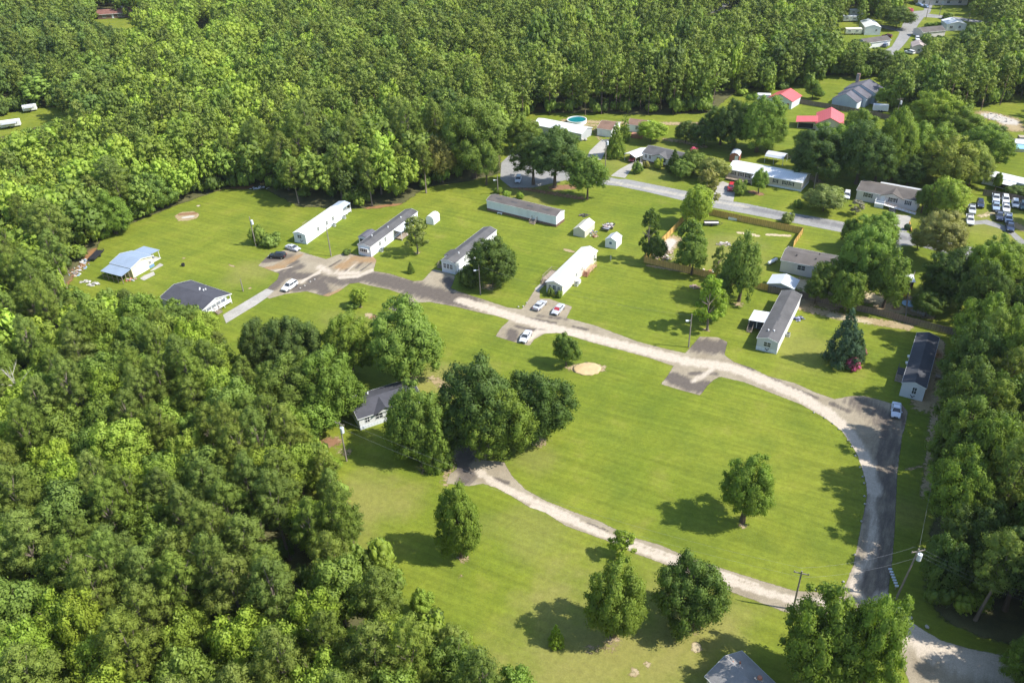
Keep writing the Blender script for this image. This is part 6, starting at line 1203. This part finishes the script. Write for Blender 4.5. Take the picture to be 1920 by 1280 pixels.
# ---------------------------------------------------------------- poles and wires
POLE = M('pole_wood', (.27, .23, .19), .85, 'bark'); CAN = M('transformer_grey', (.72, .75, .78), .4); WIRE = M('wire', (.25, .25, .26), .5)
def pole(px, py, h, label, arm=True, can=False, lamp=False, ang=0, lean=(0, 0)):
    x, y = P(px, py); e = empty('utility_pole', (x, y, 0), R(ang), label=label, cat='utility pole')
    m = MB().tube((0, 0, -.02), (lean[0], lean[1], h), .17, .11, 9); m.build('pole', POLE, e)
    if arm: MB().box(lean[0]-1.1, lean[1]-.06, h-.55, lean[0]+1.1, lean[1]+.06, h-.42).tube((lean[0]-1, lean[1], h-.42), (lean[0]-1, lean[1], h-.2), .06).tube((lean[0]+1, lean[1], h-.42), (lean[0]+1, lean[1], h-.2), .06).build('crossarm', POLE, e)
    if can: MB().tube((lean[0]+.45, lean[1]-.1, h-2.3), (lean[0]+.45, lean[1]-.1, h-1.1), .36, .36, 12).tube((lean[0]+.45, lean[1]-.1, h-1.1), (lean[0]+.45, lean[1]-.1, h-.95), .2, .1, 8).build('transformer', CAN, e, smooth=False)
    if lamp: MB().tube((0, 0, h-1.6), (-.9, -.4, h-1.4), .04).box(-1.3, -.65, h-1.5, -.7, -.2, h-1.3).build('lamp_head', CAN, e)
    return (x+lean[0], y+lean[1], h)
p1 = pole(621, 480, 9.0, 'bare utility pole between the all white and the bay windowed mobile homes', arm=False)
p2 = pole(901, 552, 8.6, 'utility pole with white meter can beside the dense round tree', arm=False, can=False, lamp=True)
p3 = pole(1291, 651, 8.8, 'utility pole with lamp between the loop road and the tall lawn tree', arm=False, lamp=True)
p4 = pole(480, 462, 9.3, 'utility pole with transformer beside the left bushes', arm=False, can=True)
p5 = pole(650, 864, 9.6, 'utility pole with crossarm and white transformer in front of the big left trees', can=True, ang=-30)
p6 = pole(1680, 1122, 11.0, 'leaning utility pole with grey transformer at the road fork by the mailboxes', can=True, ang=10, lean=(.9, -.2))
p7 = pole(1487, 1142, 8.6, 'short utility pole with crossarm over the gravel track', ang=-20)
p8 = pole(934, 365, 6.5, 'thin pole with lamp behind the long brick skirted home', arm=False, lamp=True)
p9 = pole(1135, 316, 10.5, 'utility pole with transformer at the concrete driveway by the conifers', can=True)
p10 = pole(1526, 353, 7.5, 'utility pole beside the long home end', arm=False, can=True)
p11 = pole(1678, 232, 9.5, 'utility pole with dark transformer by the grey brown fence', can=True)
p12 = pole(1815, 42, 12, 'utility pole on the far lawn at the top right', arm=True)
p13 = pole(1736, 36, 9, 'thin pole at the far street corner', arm=False); p14 = pole(1761, 30, 6, 'short pole in front of the wide pale house', arm=False)
p15 = pole(457, 668, 2.6, 'pale wooden stake on the lawn at the left wood edge', arm=False)
p16 = pole(456, 546, 3.6, 'thin white post on the lawn by the concrete drive', arm=False)
for o in C.objects:
    if o.get('label', '').startswith(('pale wooden stake', 'thin white post')): o['category'] = 'post'; o.name = 'marker_post'
def wires(label, a, b_, sag=.8, n=2, off=.9, r=.011):
    E_ = empty('power_line', (0, 0, 0), label=label, cat='power line'); d = Vector((b_[0]-a[0], b_[1]-a[1], 0)).normalized(); s = Vector((-d.y, d.x, 0))
    for k in range(n):
        e = MB(); o_ = s*off*(k-(n-1)/2)*(2/max(1, n-1) if n > 1 else 0); pts = []
        for i in range(13):
            t = i/12; pts.append(Vector((lerp(a[0], b_[0], t), lerp(a[1], b_[1], t), lerp(a[2], b_[2], t)-.3-sag*4*t*(1-t)))+o_)
        for q0, q1 in zip(pts[:-1], pts[1:]): e.tube(q0, q1, r, n=4)
        e.build('wire', WIRE, E_)
wires('power lines from the leaning pole to the short pole over the gravel track', p6, p7, 1.0, 2)
wires('power lines from the short pole to the transformer pole at the big left trees', p7, p5, 3.0, 2)
wires('power lines leaving the leaning pole towards the right edge of the photo', p6, (P(1990, 1235)[0], P(1990, 1235)[1], 10), 1.0, 3, .8)
wires('single wire along the right wood from the leaning pole to the back', p6, (P(1795, 640)[0], P(1795, 640)[1], 8), 1.4, 1)
wires('wires from the lamp pole beside the round tree to the pole at the loop road', p2, p3, 2.0, 1)
# ---------------------------------------------------------------- small things
STONE = M('marker_stone_white', (.42, .40, .36), .8); STONED = M('marker_stone_side', (.16, .14, .12), .9)
places = ['beside the road at the top of the curve', 'second along the curve', 'third along the curve', 'fourth along the curve', 'at the upper bend', 'just below the upper bend', 'at the middle of the bend', 'below the middle of the bend', 'where the curve turns south', 'close below the turn south', 'lower on the right bend', 'next to the lower bend', 'by the bottom of the bend', 'near the mailboxes side of the lawn', 'at the corner of the road fork', 'at the fork on the lawn tip', 'left on the lawn tip at the fork', 'first on the outer verge', 'second on the outer verge', 'third on the outer verge']
pts = [(1526, 774), (1546, 784), (1561, 794), (1572.5, 805), (1589.5, 826), (1597, 837.5), (1604, 855), (1612, 876), (1617.5, 894), (1620, 906), (1620.5, 930.5), (1621, 945), (1615, 977.5), (1602.5, 1040), (1581, 1091), (1550, 1106), (1529, 1106), (1686, 1142), (1706, 1159.5), (1737.5, 1176)]
gs = random.Random(4)
def stone(px, py, label, s=.3, group='white marker stones along the gravel road'):
    x, y = P(px, py); e = empty('marker_stone', (x, y, 0), gs.uniform(0, 3), label=label, cat='marker stone', group=group)
    MB().ball((0, 0, s*.55), (s, s*.85, s*.75), 7, 5, jit=.15, rr=gs).build('rock', STONE, e)
for (px, py), pl in zip(pts, places): stone(px, py, 'small white topped marker stone '+pl, .36 if px > 1640 else .22)
for px, py, lab in ((563, 541, 'white stone behind the white off-road car, lowest of four'), (571.5, 536.5, 'white stone behind the white off-road car, second of four'), (582, 529, 'white stone in the parking area, third of four'), (590, 524.5, 'white stone in the parking area, highest of four'),
    (972, 576, 'white stone at the corner of the road and the cream home path'), (981, 575, 'white stone right of the corner stone by the cream home'), (987.5, 568.5, 'white stone on the verge by the first silver sedan')): stone(px, py, lab, .26, None)
# mailboxes
x, y = P(1672.5, 1090); e = empty('mailbox_row', (x, y, 0), R(84), label='row of pale blue white mailboxes on a rail beside the dark asphalt', cat='mailboxes')
MB().box(-1.9, -.12, .85, 1.9, .12, .93).box(-1.6, -.05, 0, -1.5, .05, .85).box(1.5, -.05, 0, 1.6, .05, .85).build('rail', WOODN, e)
for k in range(7):
    m = MB(); m.prism([(-.11, 0), (.11, 0), (.11, .16), (.06, .24), (-.06, .24), (-.11, .16)], 'y', -.26, .26); b_ = m.build('mailbox', M('mailbox_white', (.72, .78, .86), .4), e); b_.location = (-1.68+k*.56, 0, .93)
# fire bowl on the lawn
x, y = P(344, 499); e = empty('fire_barrel', (x, y, 0), label='dark fire barrel on a bare spot of the left lawn', cat='fire barrel'); MB().loft([[(r_*math.cos(t*.5236), r_*math.sin(t*.5236), z_) for t in range(12)] for r_, z_ in ((.4, 0), (.48, .5), (.5, .8), (.42, .8), (.38, .15))]).build('barrel', BLACK, e)
# junk laden trailer
def trailer(label, mid, front, L_, W_, load=None, deckm=None, name='utility_trailer'):
    x, y = P(*mid, .6); fx, fy = P(*front, .6); e = empty(name, (x, y, 0), math.atan2(fy-y, fx-x), label=label, cat='trailer')
    MB().box(-L_/2, -W_/2, .5, L_/2, W_/2, .6).build('bed', deckm or METAL, e); m = MB()
    for s in (-1, 1): m.box(-L_/2, s*W_/2-.04, .6, L_/2, s*W_/2+.04, .95)
    m.box(-L_/2-.04, -W_/2, .6, -L_/2+.04, W_/2, .95).tube((L_/2, -W_/2, .5), (L_/2+1.2, 0, .5), .05).tube((L_/2, W_/2, .5), (L_/2+1.2, 0, .5), .05); m.build('frame', BLACK, e)
    for s in (-1, 1): MB().tube((0, s*(W_/2+.05), .35), (0, s*(W_/2+.25), .35), .35, n=14).build('wheel', TYRE, e)
    return e
def heap(name, label, px, py, rad, n, cols, zs=(.1, .7), cat='debris pile', z=0, loc=None):
    x, y = P(px, py); o = MB(); mats = [M('junk_%d_%d_%d' % tuple(int(c*99) for c in q_), q_, .8) for q_ in cols]; gj = random.Random(int(px*7+py))
    for k in range(n):
        a = gj.uniform(0, 6.28); d = gj.uniform(0, 1)**.6; cx, cy = math.cos(a)*d*rad[0], math.sin(a)*d*rad[1]; s = gj.uniform(.15, .5); zz = z+gj.uniform(*zs)*(1-d*.8)
        if gj.random() < .5: o.ball((cx, cy, zz), (s, s*.7, s*.5), 6, 4, mi=gj.randrange(len(cols)), jit=.3, rr=gj)
        else:
            b_ = gj.uniform(0, 3.14); L_ = s*2.2; o.tube((cx-math.cos(b_)*L_/2, cy-math.sin(b_)*L_/2, zz), (cx+math.cos(b_)*L_/2, cy+math.sin(b_)*L_/2, zz+gj.uniform(-.15, .25)), s*.2, s*.16, 5, mi=gj.randrange(len(cols)))
    ob = o.build(name, mats); ob.location = (x, y, 0); return tag(ob, label, cat)
J1 = [(.7, .68, .66), (.45, .32, .3), (.25, .2, .18), (.6, .5, .45)]
trailer('trailer heaped with pale junk on the lawn behind the tan shed', (1140.5, 425), (1148, 418), 4.6, 2.2); heap('junk_load', 'pale junk heaped on the trailer behind the tan shed', 1140.5, 427, (1.9, 1.3), 60, J1, (.2, .9), 'junk', z=.6)
heap('junk_pile', 'brown and blue junk beside the right wall of the tan shed', 1112, 438, (1.6, 1.6), 30, [(.12, .2, .45), (.3, .3, .15), (.4, .2, .14), (.6, .6, .5)], (.1, .7)); heap('junk_pile', 'small red brown junk heap at the near corner of the tan shed', 1116, 444, (.9, .6), 12, [(.35, .12, .08), (.5, .35, .25)])
heap('junk_pile', 'dark scrap behind the tan shed', 1096, 405, (2.2, 1.2), 26, [(.05, .05, .05), (.2, .17, .13)], (.1, .6)); heap('debris_pile', 'pale heap on the fenced lawn near the tall pointed tree', 1357, 458, (2.2, 1.3), 50, [(.66, .62, .6), (.5, .42, .38), (.3, .25, .2)], (.1, .5))
heap('debris_pile', 'big pale debris heap in the corner of the yellow fence', 1243, 478, (3.2, 4.0), 150, [(.62, .52, .45), (.5, .38, .3), (.7, .65, .58), (.36, .25, .18)], (.1, 1.0)); heap('debris_pile', 'brown lumber heap behind the lower yellow fence', 1315, 510, (3.4, 1.2), 50, [(.5, .25, .13), (.42, .2, .1), (.7, .68, .62)], (.1, .6))
heap('log_pile', 'cut log rounds on the lawn above the bright green tree', 1305, 538, (1.7, 1.0), 22, [(.32, .2, .15), (.45, .33, .26)], (.1, .5), 'log pile'); heap('debris_pile', 'scrap and white boards along the left wood edge', 150, 505, (2.2, 5), 60, [(.7, .68, .64), (.5, .4, .28), (.35, .45, .6), (.3, .16, .1)], (.1, .5)); heap('debris_pile', 'pale rubble heap left of the workshop lean-to', 160, 529, (1.4, .8), 26, [(.62, .6, .56), (.4, .38, .34)]); heap('debris_pile', 'second pale rubble heap near the workshop lean-to', 176, 534, (1.6, .7), 26, [(.66, .63, .6), (.42, .4, .36)])
heap('debris_pile', 'grey and white junk at the back wood edge beyond the clearing', 487, 353, (3.4, 1.0), 34, [(.5, .52, .58), (.66, .66, .68), (.3, .3, .3)], (.1, .6)); heap('junk_pile', 'orange red scrap under the workshop lean-to', 246, 525, (1.4, .8), 24, [(.6, .18, .08), (.4, .4, .42), (.15, .15, .16)], (.1, .6)); heap('junk_pile', 'blue wrapped scrap at the left wood edge', 160, 490, (1.4, 1.2), 22, [(.25, .42, .62), (.7, .7, .68)], (.1, .8))
heap('yard_junk', 'scattered scrap in the bright yard at the far right', 1865, 222, (6, 5), 70, [(.7, .68, .66), (.4, .2, .15), (.2, .2, .22), (.6, .55, .5)], (.1, .8)); heap('yard_junk', 'brown scrap beside the long pale roof', 1862, 306, (2.2, 1.2), 22, [(.5, .3, .18), (.25, .16, .12)])
trailer('long black flat trailer parked at the left wood edge', (180, 478), (188, 470), 6.0, 1.9, deckm=BLACK); trailer('black trailer with pale bed by the yellow street fence', (1334, 418), (1342, 418), 4.2, 2.0, deckm=M('pale_bed', (.6, .58, .56), .6))
o = MB().box(-1.9, -.4, 0, 1.9, .4, .7).build('white_tank', TRIM); x, y = P(1378, 412.5); o.location = (x, y, 0); o.rotation_euler = (0, 0, R(-24)); tag(o, 'long white box lying by the yellow street fence', 'box')
e = empty('playset', (*P(1692, 558), 0), R(20), label='small red and yellow playset on the back yard grass', cat='playset'); MB().box(-.6, -.5, .5, .6, .5, .6).box(-.6, -.5, 0, -.5, -.4, 1.6).box(.5, -.5, 0, .6, -.4, 1.6).box(-.6, .4, 0, -.5, .5, 1.6).box(.5, .4, 0, .6, .5, 1.6).build('frame', M('playset_yellow', (.75, .5, .05), .5), e); MB().slab([(-.8, -.6, 1.5), (0, -.6, 2.0), (0, .6, 2.0), (-.8, .6, 1.5)], .05).slab([(0, -.6, 2.0), (.8, -.6, 1.5), (.8, .6, 1.5), (0, .6, 2.0)], .05).build('roof', M('playset_red', (.6, .08, .04), .5), e); MB().slab([(.6, -.3, .6), (2.0, -.3, .1), (2.0, .3, .1), (.6, .3, .6)], .05).build('slide', M('playset_yellow'), e)
o = MB().tube((0, 0, 0), (0, 0, .03), 1.6, n=16).build('paddling_pool', M('pale_blue_plastic', (.35, .55, .75), .4)); x, y = P(1704, 569); o.location = (x, y, .03); tag(o, 'pale blue plastic sheet lying behind the side fence', 'plastic sheet')
heap('yard_junk', 'dark tangle of chairs beside the right wall of the grey mobile home', 1497, 598, (1.5, 1.3), 34, [(.06, .06, .1), (.3, .32, .45), (.1, .1, .12)], (.1, .9), 'junk')
e = empty('propane_tank', (*P(1448, 494), 0), R(38), label='white propane tank behind the tan double-wide house', cat='tank'); MB().tube((-1.5, 0, .75), (1.5, 0, .75), .45, n=14).ball((-1.5, 0, .75), .45, 14, 8).ball((1.5, 0, .75), .45, 14, 8).build('tank', TRIM, e, smooth=True); MB().box(-1, -.3, 0, -.85, .3, .4).box(.85, -.3, 0, 1, .3, .4).build('cradle', BLACK, e)
for px, py, lab in ((1091, 264, 'left white planter pot on the lawn by the pink bush'), (1098, 264, 'right white planter pot on the lawn by the pink bush')):
    x, y = P(px, py); o = MB().ball((0, 0, .45), (.6, .6, .5), 10, 6).build('planter_pot', STONE); o.location = (x, y, 0); tag(o, lab, 'planter pot')
e = empty('satellite_post', (*P(1145, 489), 0), label='grey post on the lawn right of the cream mobile home', cat='post'); MB().box(-.1, -.1, 0, .1, .1, 1.6).build('post', METAL, e); MB().box(-.22, -.12, .6, .22, .12, 1.1).build('meter_box', METAL, e)
e = empty('wooden_bench', (*P(937, 402), 0), R(-30), label='small white bench on the lawn before the brick skirted home', cat='bench'); MB().box(-.8, -.25, .42, .8, .25, .5).build('seat', TRIM, e); MB().box(-.7, -.2, 0, -.62, .2, .42).build('leg', TRIM, e); MB().box(.62, -.2, 0, .7, .2, .42).build('leg', TRIM, e)

# ---------------------------------------------------------------- thin summer haze
m = bpy.data.materials.new('haze'); m.use_nodes = True; nt = m.node_tree; nt.nodes.remove(nt.nodes['Principled BSDF'])
pv = nt.nodes.new('ShaderNodeVolumePrincipled'); pv.inputs['Color'].default_value = (.88, .94, 1, 1); pv.inputs['Density'].default_value = .00005; pv.inputs['Anisotropy'].default_value = .2
nt.links.new(pv.outputs[0], nt.nodes['Material Output'].inputs['Volume'])
MB().box(-900, -60, -1.5, 900, 1500, 125).build('haze', m)['kind'] = 'stuff'; bpy.data.objects['haze']['label'] = 'thin summer haze over the whole neighbourhood'; bpy.data.objects['haze']['category'] = 'haze'
